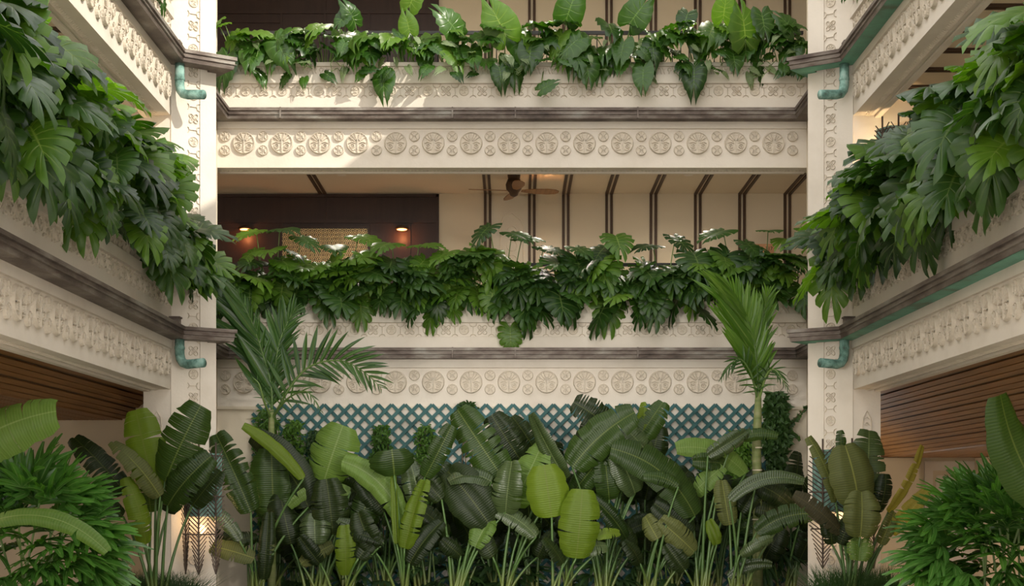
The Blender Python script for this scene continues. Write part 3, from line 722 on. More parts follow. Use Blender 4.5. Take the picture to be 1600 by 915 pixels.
def climber(root, outward, along, n, up, down, out, size, name, label, cat, group, fam, rr, light=.2, spread=.5, bias=(0,0,0)):
    """a clump of long-stalked heart or split leaves growing from a planter; outward points into the courtyard"""
    t = thing(name, label, cat, root, group); root = V(root); o_ = V(outward); a_ = V(along)
    main, lit = fam
    for k in range(n):
        q = rr.random(); lv = q**.9
        h = -down+(up+down)*lv
        az = rr.uniform(-1, 1)
        reach = out*(rr.uniform(.25, 1)*(1-.35*max(0, lv-.5)))
        side = az*spread
        b = root+o_*reach*(1 if h > -.05 else max(.65, reach/out))+a_*side+V((0,0,h))
        d = (o_*rr.uniform(.2, 1)+a_*(az*.8+rr.uniform(-.7, .7))+V(bias)*rr.uniform(.2,1)).normalized()
        beta = rad(rr.uniform(5, 60) if h > .35 else rr.uniform(20, 74))
        if h > .35 and rr.random() < .3: beta = rad(rr.uniform(-10, 20))
        tip = d*math.cos(beta)-V((0,0,1))*math.sin(beta)
        nr = d*math.sin(beta)+V((0,0,1))*math.cos(beta)+a_*rr.uniform(-.5, .5)+V((0,-1,0))*rr.uniform(0,.6)
        s = size*rr.uniform(.62, 1.08)
        leaf_at(lit if rr.random() < light*(.6+lv) else main, b, tip, nr, s, t, rr)  # lit-tone copies get more frequent with height
        stalk(root+a_*side*.25+o_*.03*rr.random(), b, t, .18 if h > 0 else .45, .006+.003*rr.random())
    return t
ordn = ['first','second','third','fourth','fifth','sixth','seventh','eighth','ninth','tenth','eleventh','twelfth','thirteenth','fourteenth','fifteenth','sixteenth','seventeenth','eighteenth','nineteenth','twentieth']
monf = (MON+MONY[:1], MONL); 
rr = random.Random(5)
# middle planter of the back wall: 15 clumps; height above the rim follows the photo
MC = []; MCT = {}; PC = []; PCT = {}
hb = [.75, 1.2, .85, 1.05, 1.05, .95, 1.15, .85, .75, 1.1, .95, .85, 1.1, 1.1, 1.1]
for k in range(15):
    x = -4.15+k*8.3/14
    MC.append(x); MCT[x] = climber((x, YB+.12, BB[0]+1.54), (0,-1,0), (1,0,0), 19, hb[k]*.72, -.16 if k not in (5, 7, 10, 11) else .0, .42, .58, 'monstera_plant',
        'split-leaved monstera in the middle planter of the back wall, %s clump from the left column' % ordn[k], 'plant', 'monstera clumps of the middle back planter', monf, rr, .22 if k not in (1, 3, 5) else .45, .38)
# tall leaves over the rail, read from the photo: px, py, size, facing
tall = [(400,352,.42,-.6),(437,350,.45,.5),(470,362,.40,.7),(520,375,.42,.2),(560,360,.5,.8),(612,372,.5,-.3),(655,375,.48,.7),(700,385,.42,-.5),(735,385,.5,-.4),(765,345,.42,-.7),
        (800,355,.42,.6),(815,365,.4,.8),(850,378,.42,.9),(900,378,.38,.5),(945,378,.5,-.4),(962,360,.52,.1),(1020,375,.42,-.7),(1055,362,.42,.6),(1078,395,.4,.5),(1130,352,.5,-.8),(1165,370,.4,.6),
        (1200,352,.38,.1),(1228,365,.42,-.3),(1262,350,.4,-.2),(1240,395,.4,.3)]
for (px, py, sz, fx) in tall:
    b = P(px, py+8, YB-.05+rr.uniform(-.2, .15)); d = V((fx, -.65, 0)).normalized(); be = rad(rr.uniform(0, 38))
    tp = MCT[min(MC, key=lambda q: abs(q-b.x+fx*.25))]
    leaf_at(MON+MONL, b, d*math.cos(be)-V((0,0,1))*math.sin(be), d*math.sin(be)+V((0,-.35,1))*math.cos(be), sz, tp, rr)
    stalk((b.x-fx*.25, YB+.12, BB[0]+1.54), b, tp, .05, .009)
# hanging single leaf below the middle planter
hl = thing('monstera_plant', 'single monstera leaf hanging on a long stalk in front of the middle frieze', 'plant', (P(778,470,YB).x, YB-.05, BB[0]+1.54))
b = P(797, 512, YB-.12); leaf_at(MONL, b, (.05,-.15,-1), (0,-1,.1), .40, hl, rr); stalk((P(775,470,YB).x, YB-.08, BB[0]+1.6), b, hl, -.12, .006)

# top planter of the back wall: glossy heart-leaved philodendrons and pothos
phf = (PHI, PHL)
for k in range(14):
    x = -4.15+k*8.3/13
    PC.append(x); PCT[x] = climber((x, YB+.12, BB[1]+1.54), (0,-1,0), (1,0,0), 9, .64, -.2 if k % 3 else .0, .34, .46, 'philodendron_plant',
        'glossy heart-leaved philodendron, %s clump from the left in the top back planter' % ordn[k], 'plant', 'philodendron clumps of the top back planter', phf, rr, .2 if k > 5 else .5, .34)
    t = thing('pothos_vine', 'small-leaved pale vine trailing among the top planter, %s from the left column' % ordn[k], 'vine', (x+.3, YB, BB[1]+1.54), 'trailing vines of the top back planter')
    for j in range(9):
        b = V((x+.3+rr.gauss(0, .22), YB-rr.uniform(.05, .32), BB[1]+1.54+rr.uniform(-.22, .5)))
        d = V((rr.uniform(-1,1), -rr.uniform(.1,1), -rr.uniform(0,1.2)))
        leaf_at(PAL if rr.random() < .5 else PHI, b, d, (rr.uniform(-.4,.4), -1, .8), rr.uniform(.13, .26), t, rr)
    for j in range(2):
        a0 = V((x+.3, YB-.02, BB[1]+1.56)); pts = [V((0,0,0))]
        for q in range(5): pts.append(pts[-1]+V((rr.uniform(-.1,.1), -rr.uniform(.02,.09), rr.uniform(-.12,.10))))
        link('stem', MB().tube(pts, .006, 5).mesh('stem', 'stalk'), t, M.Translation(a0))
# big leaves of the top planter, read from the photo: px,py (base), tip px,py, size
big = [(555,36,545,12,.38),(640,50,630,10,.34),(540,22,515,60,.3),(430,60,462,118,.52),(600,115,597,160,.42),(640,10,652,-20,.4),(715,50,690,20,.5),(790,55,765,8,.62),(885,30,898,-8,.55),
       (900,75,905,100,.5),(985,35,1010,2,.5),(1075,20,1065,48,.4),(1130,30,1133,0,.42),(1165,65,1160,20,.6),(1190,20,1196,60,.45),(1240,50,1225,30,.4),(1005,105,1003,150,.42),(1085,105,1082,152,.46),
       (1145,80,1150,120,.42),(780,105,790,155,.36),(915,90,925,148,.45),(845,140,870,128,.3),(830,70,826,105,.42),(735,75,745,110,.4),(975,65,968,95,.42),(1020,65,1022,100,.4),(395,75,388,112,.42),(905,60,880,80,.5)]
for (ax, ay, bx_, by_, sz) in big:
    a = P(ax, ay, YB-.22+rr.uniform(-.08, .05)); b = P(bx_, by_, YB-.30); d = (b-a).normalized()+V((0, -.25, 0))
    a.y = min(a.y, YB-.12); bp_ = PCT[min(PC, key=lambda q: abs(q-a.x))]
    leaf_at(PHI+PHL[:1] if ax > 560 else PHI+PHL, a, d, (rr.uniform(-.3,.3), -1, .35), sz, bp_, rr); stalk((a.x+rr.uniform(-.1,.1), YB+.1, BB[1]+1.55), a, bp_, .1, .008)

# side planters, middle level
for s, nm in ((-1, 'left'), (1, 'right')):
    ys = [19.0-.62*k for k in range(16)]
    for k, y in enumerate(ys):
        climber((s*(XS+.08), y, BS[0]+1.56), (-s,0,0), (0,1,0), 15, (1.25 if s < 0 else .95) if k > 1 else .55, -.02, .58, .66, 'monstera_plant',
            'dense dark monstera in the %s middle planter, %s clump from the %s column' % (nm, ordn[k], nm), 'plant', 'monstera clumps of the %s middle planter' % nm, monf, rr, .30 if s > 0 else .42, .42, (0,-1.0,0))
    for k in range(3):   # a little greenery in the side top planters by the columns
        y = 18.9-k*.8
        climber((s*(XS+.06), y, BS[1]+1.56), (-s,0,0), (0,1,0), 7, .35, .28, .3, .3, 'philodendron_plant',
            'small trailing philodendron in the %s top planter, %s clump from the column' % (nm, ordn[k]), 'plant', None, (PHI, PAL), rr, .3, .3)

# ------------------------------------------------------------ big paddle leaves (bird of paradise)
def paddle(base, tip, width, nface, mat, parent, bow=.12, rollz=0.0, fold=.18, tears=3, seed=0, bowdir=None, nseg=16, edge=.35):
    r = random.Random(seed); base = V(base); tip = V(tip); Lg = (tip-base).length
    d = (tip-base).normalized(); nf = V(nface); nf = (nf-d*nf.dot(d)).normalized()
    bd = V(bowdir) if bowdir is not None else nf
    bd = (bd-d*bd.dot(d)).normalized(); c = (base+tip)/2+bd*bow*Lg*2
    tearset = set(r.sample(range(3, nseg-1), min(tears, nseg-4))); tear2 = set(r.sample(range(3, nseg-1), min(tears, nseg-4)))
    def frm(t):
        p = base*(1-t)**2+c*2*t*(1-t)+tip*t*t; tg = ((c-base)*(1-t)+(tip-c)*t).normalized()
        n_ = (nf-tg*nf.dot(tg)).normalized(); sdv = tg.cross(n_); q = rollz*t
        return p, sdv*math.cos(q)+n_*math.sin(q), n_*math.cos(q)-sdv*math.sin(q)
    mb = MB()
    for sgn, ts in ((1, tearset), (-1, tear2)):
        for k in range(nseg):
            vs = []; us = []
            for e in (0, 1):
                t = (k+e)/nseg
                wv = width/2*(math.sin(math.pi*min(1, t*.885+.065))**.32)*(1.0-.05*t)*(1+.035*math.sin(t*19+seed)+.02*math.sin(t*41+seed*2))
                cut = 0
                if (e == 1 and (k+1) in ts) or (e == 0 and k in ts): cut = .35/nseg*(1 if e == 0 else -1)
                for j in range(4):
                    f = j/3; p, sdv, n_ = frm(min(1, max(0, t+cut*f*f+.045*f*(1-t)*.5)))
                    lift = fold*math.sin(f*1.9)*wv - edge*f*f*f*wv
                    hang = -.10*wv*f*(math.sin(k*1.7+seed) if ts else 0)*.5
                    vs.append(p+sdv*sgn*wv*f*(.97)+n_*(lift+hang)-base); us.append((t*Lg*34, f))
            fs = [(j, j+1, j+5, j+4) if sgn > 0 else (j+4, j+5, j+1, j) for j in range(3)]
            mb.add(vs, fs, us)
    me = mb.mesh('leaf', mat, True, True)
    o = link('leaf', me, parent, M.Translation(base))
    rib = MB(); n_pts = 9; pts = [frm(i/n_pts)[0]-base for i in range(n_pts+1)]
    rib.tube(pts, [.013*(1-.8*i/n_pts) for i in range(n_pts+1)], 5)
    link('midrib', rib.mesh('midrib', 'bstalk', True), o, M.Translation(base)) if False else None
    return o
def clump(name, label, cat, root, Y, leaves, group=None, seed=0):
    """leaves: (base px, base py, tip px, tip py, width px, material, dict)"""
    r = random.Random(seed); g = V(((root-800)*Y/F, Y, .08)); t = thing(name, label, cat, g, group)
    for i, L in enumerate(leaves):
        bx, by, tx, ty, wpx, mat = L[:6]; kw = dict(L[6]) if len(L) > 6 else {}
        yo = kw.pop('y', r.uniform(-.25, .25)); ydp = kw.pop('dy', r.uniform(-.18, .10)); lean = kw.pop('lean', r.uniform(-.35, .35))
        up = kw.pop('up', r.uniform(.1, .5)); st = kw.pop('stalk', True); sg = kw.pop('sag', None)
        Yl = Y+yo; b = P(bx, by, Yl); tp_ = P(tx, ty, Yl+ydp)
        bow = kw.pop('bow', r.uniform(.05, .14)); side = kw.pop('side', None)
        bd = None
        if side is not None: bd = V((side[0], 0, side[1])); 
        paddle(b, tp_, wpx*Yl/F, (lean, -1, up), mat, t, bow=bow, seed=i*7+seed, bowdir=bd, tears=kw.pop('tears', 3), rollz=kw.pop('roll', r.uniform(-.7, .7)), fold=kw.pop('fold', r.uniform(.05, .55)), edge=kw.pop('edge', r.uniform(.2, .7)))
        if st:
            a = g+V((r.uniform(-.10, .10), r.uniform(-.1, .1), 0)); out = V(((b.x-a.x)*.5, 0, .0))
            c = V((a.x+(b.x-a.x)*.28, (a.y+b.y)/2, a.z+(b.z-a.z)*.62)); pts = []
            for q in range(9):
                u = q/8; pts.append(a*(1-u)**2+c*2*u*(1-u)+b*u*u-V((0,0,0)))
            o_ = V((0, 0, 0))
            link('leaf_stalk', MB().tube(pts, [.026-.013*q/8 for q in range(9)], 6).mesh('leaf_stalk', 'bstalk', True), t, M.Identity(4))
    return t
NM = 'bird_of_paradise_plant'; CT = 'plant'
clump(NM, 'far left paddle leaf entering at the picture edge above the fan palm, light green', CT, -190, 14.5, [
    (-95,735,88,642,88,'banlit',dict(bow=.08,side=(0,1),lean=0,up=.3,tears=1,y=0,roll=0)), (-35,822,168,862,34,'banlit',dict(bow=.17,side=(0,1),up=.8,tears=1,y=-.2)),
    (-120,860,-60,700,70,'ban')], None, 3)
clump(NM, 'upright paddle-leaved plant left of the left column, one leaf bright green', CT, 238, 18.3, [
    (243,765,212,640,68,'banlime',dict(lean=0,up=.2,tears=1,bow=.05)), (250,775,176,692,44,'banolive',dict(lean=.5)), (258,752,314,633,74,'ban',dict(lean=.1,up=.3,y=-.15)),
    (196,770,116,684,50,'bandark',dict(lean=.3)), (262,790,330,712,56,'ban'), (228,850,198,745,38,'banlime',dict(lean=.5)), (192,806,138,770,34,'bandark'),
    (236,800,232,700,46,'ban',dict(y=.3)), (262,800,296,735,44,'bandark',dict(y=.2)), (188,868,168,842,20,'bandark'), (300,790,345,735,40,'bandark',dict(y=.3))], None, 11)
clump(NM, 'torn grey green paddle-leaved plant just right of the left column', CT, 396, 19.9, [
    (392,800,338,678,54,'ban',dict(tears=6,lean=.2)), (375,845,288,780,26,'bangrey',dict(bow=.12,side=(.3,1))), (386,862,300,822,30,'bandark'), (398,872,326,852,34,'banolive',dict(lean=.2)),
    (402,838,352,850,26,'bandark'), (428,812,424,700,74,'ban',dict(lean=0,tears=1,bow=.02)), (474,748,380,664,24,'banlime',dict(bow=.06,side=(1,1),tears=0)),
    (482,792,392,682,66,'bandark',dict(tears=0,bow=.08,side=(1,1),y=.1)), (412,905,420,800,28,'bandark')], None, 21)
clump(NM, 'paddle-leaved plant with a grey drooping leaf, second from the left column', CT, 492, 20.0, [
    (506,752,536,664,80,'banlit',dict(lean=.1,up=.3,tears=2,roll=0,y=.1)), (548,768,452,792,24,'banlit',dict(bow=.16,side=(0,1),tears=1)), (492,802,493,850,52,'bangrey',dict(up=1.2,tears=4,bow=.1,roll=0)),
    (520,835,510,748,62,'bandark'), (540,775,470,815,44,'bandark'), (522,806,560,762,36,'bangrey'), (470,880,520,850,28,'banolive'), (455,850,438,770,50,'bandark'),
    (560,820,585,752,46,'ban'), (575,780,520,750,50,'bandark',dict(y=.4))], None, 31)
clump(NM, 'paddle-leaved plant with one upright lime leaf low between dark stems', CT, 538, 19.6, [
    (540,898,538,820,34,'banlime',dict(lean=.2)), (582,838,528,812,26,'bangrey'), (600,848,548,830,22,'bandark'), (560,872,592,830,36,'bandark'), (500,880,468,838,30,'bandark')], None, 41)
clump(NM, 'paddle-leaved plant with a rolled light green new leaf standing straight up', CT, 622, 19.7, [
    (620,850,617,716,13,'banlime',dict(fold=.9,edge=0,tears=0,bow=.0,roll=.4)), (534,720,627,812,44,'banlit',dict(bow=.13,side=(1,1),tears=1,stalk=False)), (616,742,612,702,76,'ban',dict(up=1.6,tears=0,roll=0)),
    (632,856,664,750,40,'banlime',dict(tears=6)), (664,745,706,664,36,'ban'), (600,800,560,740,40,'bandark'), (655,790,640,720,44,'bangrey'), (585,860,560,800,46,'bandark'), (640,880,690,815,40,'bandark')], None, 51)
clump(NM, 'large paddle-leaved plant with a tall dark green leaf and a pale glossy drooping one', CT, 708, 20.0, [
    (788,750,715,640,66,'ban',dict(tears=5,lean=-.2,bow=.04)), (768,752,701,752,44,'bangrey',dict(bow=.16,side=(.2,1),up=1.0,tears=0)), (764,818,700,736,78,'bandark',dict(tears=0)), 
    (816,722,768,648,56,'bandark',dict(y=.5,tears=4)), (835,700,800,650,40,'bandark',dict(y=.6)), (766,810,742,854,40,'banlit',dict(up=.8,bow=.1,tears=2)), (700,835,648,790,44,'bandark'),
    (690,780,655,740,40,'bandark'), (790,800,800,720,54,'bangrey'), (720,868,690,842,30,'bandark')], None, 61)
clump(NM, 'paddle-leaved plant in the middle with arching mid green leaves against the lattice', CT, 792, 20.1, [
    (803,790,850,688,58,'banlit',dict(tears=2,lean=.2)), (838,838,773,796,34,'bangrey',dict(bow=.08,side=(0,1))), (884,748,830,646,36,'bangrey',dict(lean=-.5,tears=0,bow=.05)),
    (812,830,800,768,40,'bandark'), (850,760,872,690,44,'bandark',dict(y=.5)), (770,870,742,830,34,'bandark'), (840,870,862,830,34,'bandark')], None, 71)
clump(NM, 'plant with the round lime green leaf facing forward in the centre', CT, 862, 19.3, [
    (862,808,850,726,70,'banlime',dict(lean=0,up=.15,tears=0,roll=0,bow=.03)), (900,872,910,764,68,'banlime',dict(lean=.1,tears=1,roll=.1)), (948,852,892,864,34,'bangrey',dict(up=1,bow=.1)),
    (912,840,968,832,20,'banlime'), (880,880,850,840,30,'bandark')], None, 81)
clump(NM, 'tallest paddle-leaved plant right of the centre reaching the frieze', CT, 936, 20.1, [
    (894,730,992,644,66,'ban',dict(lean=.2,tears=2,bow=.06,side=(-1,1))), (952,668,896,628,50,'bandark',dict(tears=6,y=.4)), (892,775,958,696,44,'ban',dict(tears=1)), (952,780,945,714,44,'ban'),
    (978,840,922,775,34,'ban',dict(lean=.4)), (985,700,1036,628,46,'ban',dict(tears=3,y=.3)), (1000,690,1004,628,20,'banlime',dict(y=.3)), (992,770,962,706,52,'bangrey',dict(tears=0)), (1010,740,1030,665,50,'bandark',dict(y=.4)),
    (905,700,940,650,40,'bandark',dict(y=.6)), (1020,720,975,668,42,'bangrey',dict(y=.2)), (990,860,955,810,40,'bandark')], None, 91)
clump(NM, 'paddle-leaved plant with a yellow green leaf behind and a broad arching leaf over it', CT, 1012, 19.9, [
    (1086,806,955,700,62,'ban',dict(bow=.12,side=(1,1),tears=1,lean=.1,y=-.1)), (1028,842,1008,806,34,'banolive'), (1085,862,1030,812,42,'banolive',dict(tears=2)), (1082,832,1022,786,44,'bandark'),
    (1060,760,1005,742,26,'ban',dict(bow=.1,side=(0,1))), (1045,800,1050,735,46,'bandark'), (1000,880,975,845,34,'bandark')], None, 101)
clump(NM, 'paddle-leaved plant with light arching leaves in front of the right trellis vines', CT, 1092, 20.0, [
    (1165,740,1056,700,38,'banlit',dict(bow=.14,side=(.3,1),tears=0)), (1132,724,1082,720,32,'ban'), (1078,774,1130,728,34,'banlit'), (1106,712,1166,674,30,'bangrey'), (1146,690,1216,680,22,'ban',dict(bow=.12,side=(0,1))),
    (1100,800,1075,745,40,'bandark'), (1120,850,1108,812,22,'banlime',dict(tears=0)), (1070,890,1040,850,34,'bandark')], None, 111)
clump(NM, 'paddle-leaved plant with leaves reaching right across the palm stem', CT, 1148, 19.7, [
    (1140,782,1256,752,26,'bangrey',dict(bow=.16,side=(-.2,1),tears=0)), (1182,756,1236,790,38,'bandark',dict(tears=4)), (1182,832,1272,802,40,'ban',dict(bow=.1,side=(-.2,1),tears=4,lean=.2)),
    (1156,866,1208,842,22,'bangrey'), (1138,902,1206,882,22,'bangrey',dict(bow=.12,side=(0,1))), (1140,820,1128,750,36,'banolive'), (1158,800,1190,745,34,'bandark'), (1230,810,1180,795,34,'bandark',dict(y=.4))], None, 121)
clump(NM, 'olive green paddle-leaved plant in front of the right column with yellowing leaves', CT, 1330, 18.3, [
    (1342,790,1320,694,76,'banolive',dict(lean=.1,tears=0,roll=0,up=.1)), (1352,778,1358,672,60,'bangrey',dict(lean=-.1,y=.15)), (1344,838,1346,768,62,'banolive',dict(lean=0,roll=0,tears=1,y=-.3)),
    (1346,842,1342,876,44,'banlit',dict(up=.8,bow=.1)), (1306,785,1263,682,24,'banolive',dict(lean=.7)), (1312,712,1312,672,18,'ban'), (1388,800,1441,696,20,'banyellow',dict(lean=.5)), (1392,832,1450,766,30,'banyellow',dict(tears=3)),
    (1314,832,1240,772,30,'banbrown',dict(lean=.4)), (1372,800,1384,740,34,'bandark'), (1376,850,1398,800,24,'banolive'), (1300,850,1290,800,30,'bandark'), (1312,850,1335,800,36,'bandark')], None, 131)
clump(NM, 'big dark paddle leaf at the far right picture edge above the fan palm', CT, 1720, 13.6, [
    (1640,792,1563,616,86,'ban',dict(lean=-.2,tears=0,bow=.06,y=0,side=(-1,0))), (1650,700,1632,600,70,'ban',dict(y=.1))], None, 141)
# dark filler clumps against the lattice
rr = random.Random(12)
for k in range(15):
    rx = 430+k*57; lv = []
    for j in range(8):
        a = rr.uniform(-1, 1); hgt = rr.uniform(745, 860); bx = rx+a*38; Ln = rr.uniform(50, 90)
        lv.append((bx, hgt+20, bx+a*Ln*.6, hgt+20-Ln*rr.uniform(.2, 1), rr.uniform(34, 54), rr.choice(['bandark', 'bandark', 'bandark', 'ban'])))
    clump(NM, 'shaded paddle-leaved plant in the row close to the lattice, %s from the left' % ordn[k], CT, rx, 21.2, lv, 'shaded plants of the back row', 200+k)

# ------------------------------------------------------------ feather palms
def leaflet_mesh(name, mat, ln=1.0, wd=.08, droop=.2, n=6):
    mb = MB()
    for s in (1, -1):
        vs = []; us = []
        for i in range(n+1):
            t = i/n; w_ = wd/2*(math.sin(math.pi*min(1, .12+t*.9))**.7); z = -droop*t*t
            vs += [(0, t*ln, z), (s*w_, t*ln, z+.35*w_)]; us += [(.5+.0*t, 0), (0, 1)]
        fs = [(2*i, 2*i+1, 2*i+3, 2*i+2) if s > 0 else (2*i, 2*i+2, 2*i+3, 2*i+1) for i in range(n)]
        mb.add(vs, fs, us)
    return mb.mesh(name, mat, True, True)
LF = {m_: [leaflet_mesh('leaflet', m_, 1, .125, d) for d in (.08, .22, .4)] for m_ in ('palm', 'palmlit')}
def frond(parent, pts, n, lmax, mat, rr, upbias=0, s1=1.0, s2=1.0, w0=.02, ang=50, shape=None, side=V((0,-1,0))):
    """pts: world points of the rachis"""
    pts = [V(p) for p in pts]
    def cr(t):
        m_ = len(pts)-1; i = min(int(t*m_), m_-1); u = t*m_-i
        p0 = pts[max(i-1, 0)]; p1 = pts[i]; p2 = pts[i+1]; p3 = pts[min(i+2, m_)]
        return .5*((2*p1)+(p2-p0)*u+(2*p0-5*p1+4*p2-p3)*u*u+(3*p1-p0-3*p2+p3)*u**3)
    o0 = pts[0]; rp = [cr(i/24)-o0 for i in range(25)]
    fr = link('frond', MB().tube(rp, [w0*(1-.8*i/24) for i in range(25)], 6).mesh('frond', 'stalk', True), parent, M.Translation(o0))
    for k in range(n):
        t = .12+.88*k/(n-1); p = cr(t); tg = (cr(min(1, t+.01))-cr(t-.01)).normalized(); sd = tg.cross(side).normalized()
        for sg, sc in ((1, s1), (-1, s2)):
            a = rad(ang*(1-.55*t)+rr.uniform(-6, 6)); L_ = lmax*sc*(math.sin(math.pi*min(1, .22+.72*t))**.7)*rr.uniform(.88, 1.08)*(1.0 if t < .9 else .7)
            d = tg*math.cos(a)+sd*sg*math.sin(a)+side*rr.uniform(-.05, .30)+V((0,0,upbias))
            z = side+V((rr.uniform(-.3,.3),0,.5)); y = d.normalized(); z = (z-y*z.dot(y)).normalized()
            q = frame(p, y.cross(z), y, z, max(.08, L_)); link('leaflet', rr.choice(LF[mat]), fr, q)
    return fr
rr = random.Random(31); YL = 20.3
pl = thing('feather_palm', 'young feather palm left of the centre with two long arching fronds', 'palm', P(424, 940, YL))
st_ = [P(424, 940, YL), P(426, 800, YL), P(424, 690, YL), P(424, 640, YL)]
link('trunk', MB().tube([p-st_[0] for p in st_], [.06, .055, .05, .035], 10).mesh('trunk', 'trunk', True), pl, M.Translation(st_[0]))
frond(pl, [P(424,655,YL), P(424,605,YL-.05), P(411,555,YL-.1), P(392,500,YL-.25), P(368,452,YL-.4)], 27, .92, 'palm', rr, .10, .35, 1.05, ang=38)
frond(pl, [P(426,655,YL), P(453,605,YL-.1), P(485,572,YL-.15), P(530,563,YL-.25), P(565,578,YL-.3), P(594,604,YL-.35)], 21, .58, 'palm', rr, .02, .75, 1.0, ang=62)
frond(pl, [P(424,650,YL), P(428,590,YL+.2), P(438,530,YL+.3), P(462,480,YL+.3)], 26, .68, 'palm', rr, .0, .7, .9, ang=42)
frond(pl, [P(426,652,YL), P(450,622,YL-.3), P(480,612,YL-.5), P(500,640,YL-.6)], 11, .30, 'palm', rr, -.5, .6, .6, ang=60)
frond(pl, [P(423,652,YL), P(412,625,YL-.3), P(405,600,YL-.4), P(395,590,YL-.4)], 8, .28, 'palm', rr, -.2, .5, .5, ang=60)
YR = 20.6
pr = thing('feather_palm', 'young feather palm at the right with a ringed pale stem and upright light green frond', 'palm', P(1184, 940, YR))
st_ = [P(1184,940,YR), P(1184,800,YR), P(1182,700,YR), P(1184,650,YR), P(1185,610,YR)]
link('trunk', MB().tube([p-st_[0] for p in st_], [.075, .068, .066, .058, .04], 12).mesh('trunk', 'trunk', True), pr, M.Translation(st_[0]))
for py in (672, 700, 735, 775, 812, 850):
    link('ring', MB().tube([P(1183,py,YR)-P(1183,py+2,YR), P(1183,py-2,YR)-P(1183,py+2,YR)], .070, 12).mesh('ring', 'tan'), pr, M.Translation(P(1183,py+2,YR)))
frond(pr, [P(1185,625,YR), P(1183,575,YR-.1), P(1176,525,YR-.2), P(1160,480,YR-.3), P(1134,440,YR-.45)], 30, .98, 'palmlit', rr, .12, .55, 1.08, ang=36)
frond(pr, [P(1186,625,YR), P(1188,560,YR+.1), P(1192,500,YR+.1), P(1200,455,YR)], 26, .55, 'palmlit', rr, .05, .8, .8, ang=32)
frond(pr, [P(1184,625,YR), P(1172,580,YR-.2), P(1152,560,YR-.3), P(1128,590,YR-.35)], 15, .36, 'palm', rr, -.4, .7, .7, ang=50)
frond(pr, [P(1186,625,YR), P(1198,585,YR-.2), P(1212,578,YR-.3), P(1230,605,YR-.35)], 13, .34, 'palm', rr, -.4, .6, .7, ang=50)

# ------------------------------------------------------------ lady palms
def fan_mesh(seed, mat='rhapis', nl=7, spread=140):
    r = random.Random(seed); mb = MB()
    for k in range(nl):
        a = rad(-spread/2+spread*k/(nl-1)+r.uniform(-6, 6)); L_ = r.uniform(.78, 1.0)*(1-.25*abs(k-(nl-1)/2)/(nl/2)); wd = .16*r.uniform(.8, 1.2); lift = r.uniform(-.1, .1); n = 5; dr = r.uniform(.1, .45)
        for s in (1, -1):
            vs = []; us = []
            for i in range(n+1):
                t = i/n; w_ = wd/2*(math.sin(math.pi*min(1, .1+t*.86))**.55); y = t*L_; z = lift*t-dr*t*t
                for x in (0, s*w_): vs.append((x*math.cos(a)+y*math.sin(a), y*math.cos(a)-x*math.sin(a), z+.4*abs(x))); us.append((.5 if x == 0 else 0, 0 if x == 0 else 1))
            mb.add(vs, [(2*i, 2*i+1, 2*i+3, 2*i+2) if s > 0 else (2*i, 2*i+2, 2*i+3, 2*i+1) for i in range(n)], us)
    return mb.mesh('leaf_fan', mat, True, True)
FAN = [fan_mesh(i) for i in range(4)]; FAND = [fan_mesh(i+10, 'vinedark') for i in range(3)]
def lady_palm(label, c, rx, ry, rz, n, size, meshes, rr, z0=.3, group=None):
    g = V((c[0], c[1], 0)); t = thing('lady_palm', label, 'palm', g, group)
    for k in range(n):
        th = rr.uniform(0, 2*math.pi); u = rr.uniform(-.95, 1); rh = math.sqrt(max(0, 1-u*u)); k2 = rr.uniform(.62, 1)
        d = V((math.cos(th)*rh, math.sin(th)*rh, u)); b = V((c[0]+d.x*rx*k2, c[1]+d.y*ry*k2, max(z0*.5, c[2]+d.z*rz*k2)))
        tip = V((d.x+rr.uniform(-.3,.3), d.y*.9-.25, d.z*.8+.25)); y = tip.normalized(); z = V((0, -.5, 1)); z = (z-y*z.dot(y)).normalized()
        link('leaf_fan', rr.choice(meshes), t, frame(b, y.cross(z), y, z, size*rr.uniform(.75, 1.1)))
    for k in range(7):
        a = V((g.x+rr.uniform(-rx*.3, rx*.3), g.y+rr.uniform(-.2, .2), 0)); b = V((c[0]+rr.uniform(-rx, rx)*.6, c[1]+rr.uniform(-.3,.3), c[2]+rz*rr.uniform(.2, .8)))
        link('cane', MB().tube([V((0,0,0)), (b-a)*.5+V((0,0,.05)), b-a], .012, 6).mesh('cane', 'stalk'), t, M.Translation(a))
    return t
rr = random.Random(77)
lady_palm('large dark lady palm in the lower left corner', (-4.95, 15.3, 1.12), .82, .6, .85, 190, .46, FAN, rr)
lady_palm('large bright lady palm in the lower right corner', (5.1, 15.3, 1.08), .95, .6, .74, 230, .46, FAN, rr)
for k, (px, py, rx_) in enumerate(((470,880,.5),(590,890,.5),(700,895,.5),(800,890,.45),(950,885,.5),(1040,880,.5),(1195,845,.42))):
    p = P(px, py, 21.4); lady_palm('low shaded lady palm between the stems near the lattice, %s from the left' % ordn[k], (p.x, p.y, p.z), rx_, .35, .5, 34, .40, FAND, rr, .2, 'shaded lady palms by the lattice')

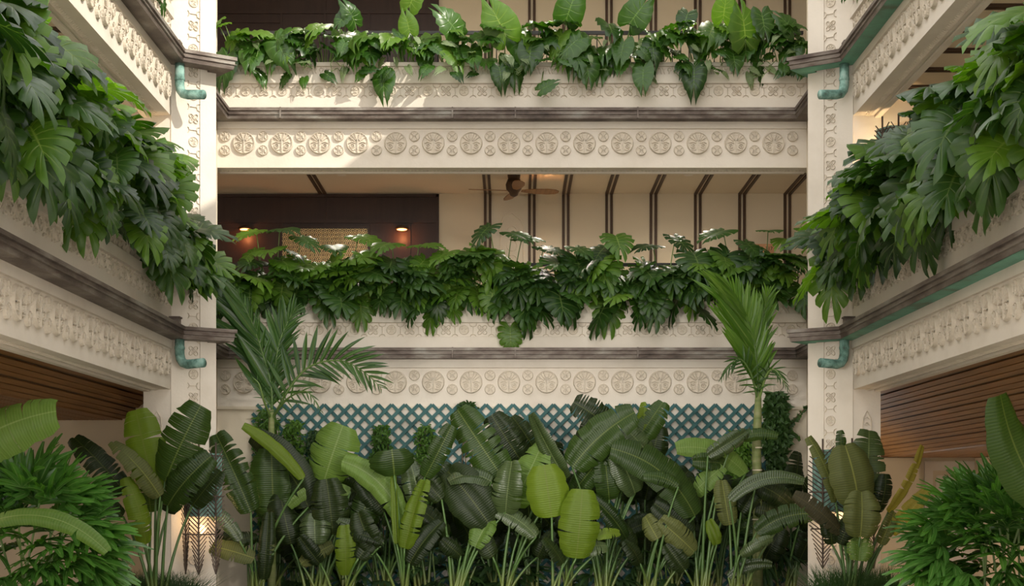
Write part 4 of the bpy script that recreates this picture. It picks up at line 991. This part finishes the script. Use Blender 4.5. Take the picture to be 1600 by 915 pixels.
# ------------------------------------------------------------ climbing vines on the lattice
def vine(label, x0, x1, y0, y1, n, mat, rr, lw=.018, ll=.085):
    p = P((x0+x1)/2, 930, YB-.12); t = thing('climbing_vine', label, 'vine', p); mb = MB()
    for k in range(n):
        u = rr.random(); wv = .35+.65*math.sin(math.pi*min(1,u*1.15+.05))*rr.uniform(.6, 1.15)*(1+.25*math.sin(u*17)); px = (x0+x1)/2+(x1-x0)/2*rr.uniform(-1, 1)*wv; c = P(px, y0+(y1-y0)*u, YB-.09-abs(rr.gauss(0, .08)))
        y = V((rr.uniform(-.7,.7), -rr.uniform(.1,.7), -rr.uniform(-.25,1))).normalized(); z = V((rr.uniform(-.6,.6), -1, rr.uniform(0,.8))); z = (z-y*z.dot(y)).normalized(); x = y.cross(z); L_ = ll*rr.uniform(.6, 1.3)
        mb.add([c, c+y*L_*.4+x*lw+z*.006, c+y*L_, c+y*L_*.4-x*lw+z*.006], [(0,1,2,3)], [(.5,0),(0,1),(.5,1),(1,1)])
    o = link('foliage', mb.mesh('foliage', mat), t); o['kind'] = 'stuff'
    for k in range(3):
        px = x0+(x1-x0)*(.25+.25*k); a = P(px, 935, YB-.10); pts = [V((0,0,0))]
        for q in range(1, 9): pts.append(P(px+rr.uniform(-4, 4), 935+(y0+8-935)*q/8, YB-.10)-a)
        link('stem', MB().tube(pts, .008, 5).mesh('stem', 'twig'), t, M.Translation(a))
rr = random.Random(3)
vine('bright feathery vine climbing the left end of the lattice', 392, 442, 640, 860, 1500, 'vine', rr)
vine('feathery vine right of the left palm stem on the lattice', 436, 482, 655, 840, 1100, 'vine', rr)
vine('dark vine on the lattice behind the left paddle leaves', 474, 512, 672, 830, 900, 'vinedark', rr)
vine('narrow dark vine pillar on the lattice left of the middle', 578, 614, 664, 790, 900, 'vine', rr)
vine('narrow green vine pillar on the lattice beside the first dark pillar', 646, 682, 664, 800, 900, 'vine', rr)
vine('wide vine patch on the lattice left of the right palm stem', 1128, 1180, 672, 830, 1700, 'vine', rr)
vine('dark dense vine patch left of the wide bright patch', 1080, 1135, 735, 870, 1400, 'vinedark', rr)
vine('dark bushy vine hanging high on the right end of the lattice', 1192, 1232, 612, 765, 1900, 'vinedark', rr, .03, .12)
vine('green vine low behind the right palm stem', 1185, 1228, 760, 850, 700, 'vine', rr)
vine('small dark vine tip at the top of the lattice left of the centre', 716, 744, 626, 650, 160, 'vinedark', rr)
t = thing('twig_spray', 'thin leafy twig sticking out to the right of the lattice top', 'twig', P(1222, 680, YB-.1))
a = P(1222, 680, YB-.1); link('stem', MB().tube([V((0,0,0)), P(1240,655,YB-.15)-a, P(1264,632,YB-.15)-a], .009, 5).tube([P(1232,668,YB-.13)-a, P(1248,686,YB-.15)-a], .007, 5).mesh('stem', 'twig'), t, M.Translation(a))
for k in range(34):
    u = k/34; c = P(1224+u*40, 678-u*46, YB-.15) if k % 3 else P(1232+u*18, 668+u*20, YB-.15)
    leaf_at(PHI, c, (rr.uniform(-1,1), -.3, rr.uniform(-.6,1)), (0,-1,.3), .055, t, rr)
t['label'] = 'thin leafy twig sticking out right of the lattice top'

# ------------------------------------------------------------ grass tufts at the feet of the columns
def tuft(label, px0, px1, py, Y, n, ht):
    p0 = P(px0, py, Y); p1 = P(px1, py, Y); t = thing('grass_tuft', label, 'grass', ((p0.x+p1.x)/2, Y, 0)); mb = MB()
    zt = p0.z-ht
    for k in range(n):
        c = V((rr.uniform(p0.x, p1.x), Y+rr.uniform(-.25, .25), zt*.2)); hh = zt*.8+ht*rr.uniform(.5, 1.15); d = V((rr.gauss(0,.14), rr.gauss(0,.12), hh)); w_ = .006
        mb.add([c+V((-w_,0,0)), c+V((w_,0,0)), c+d*.6+V((w_*.8,0,0)), c+d*.6-V((w_*.8,0,0)), c+d+V((d.x*.8, d.y*.8, -.03))], [(0,1,2,3),(3,2,4)], [(0,1),(1,1),(1,.5),(0,.5),(.5,1)])
    o = link('blades', mb.mesh('blades', 'vinedark'), t); o['kind'] = 'stuff'
tuft('dark grass tuft at the foot of the left bright plant', 178, 305, 888, 18.6, 900, .25)
tuft('dark grass tuft at the foot of the right column plant', 1280, 1400, 878, 18.4, 1000, .28)
struct('planting_bed', MB().box((-6.2, 13.5, 0), (-4.45, 19.3, .12)), 'soil'); struct('planting_bed', MB().box((4.45, 13.5, 0), (6.4, 19.3, .12)), 'soil')
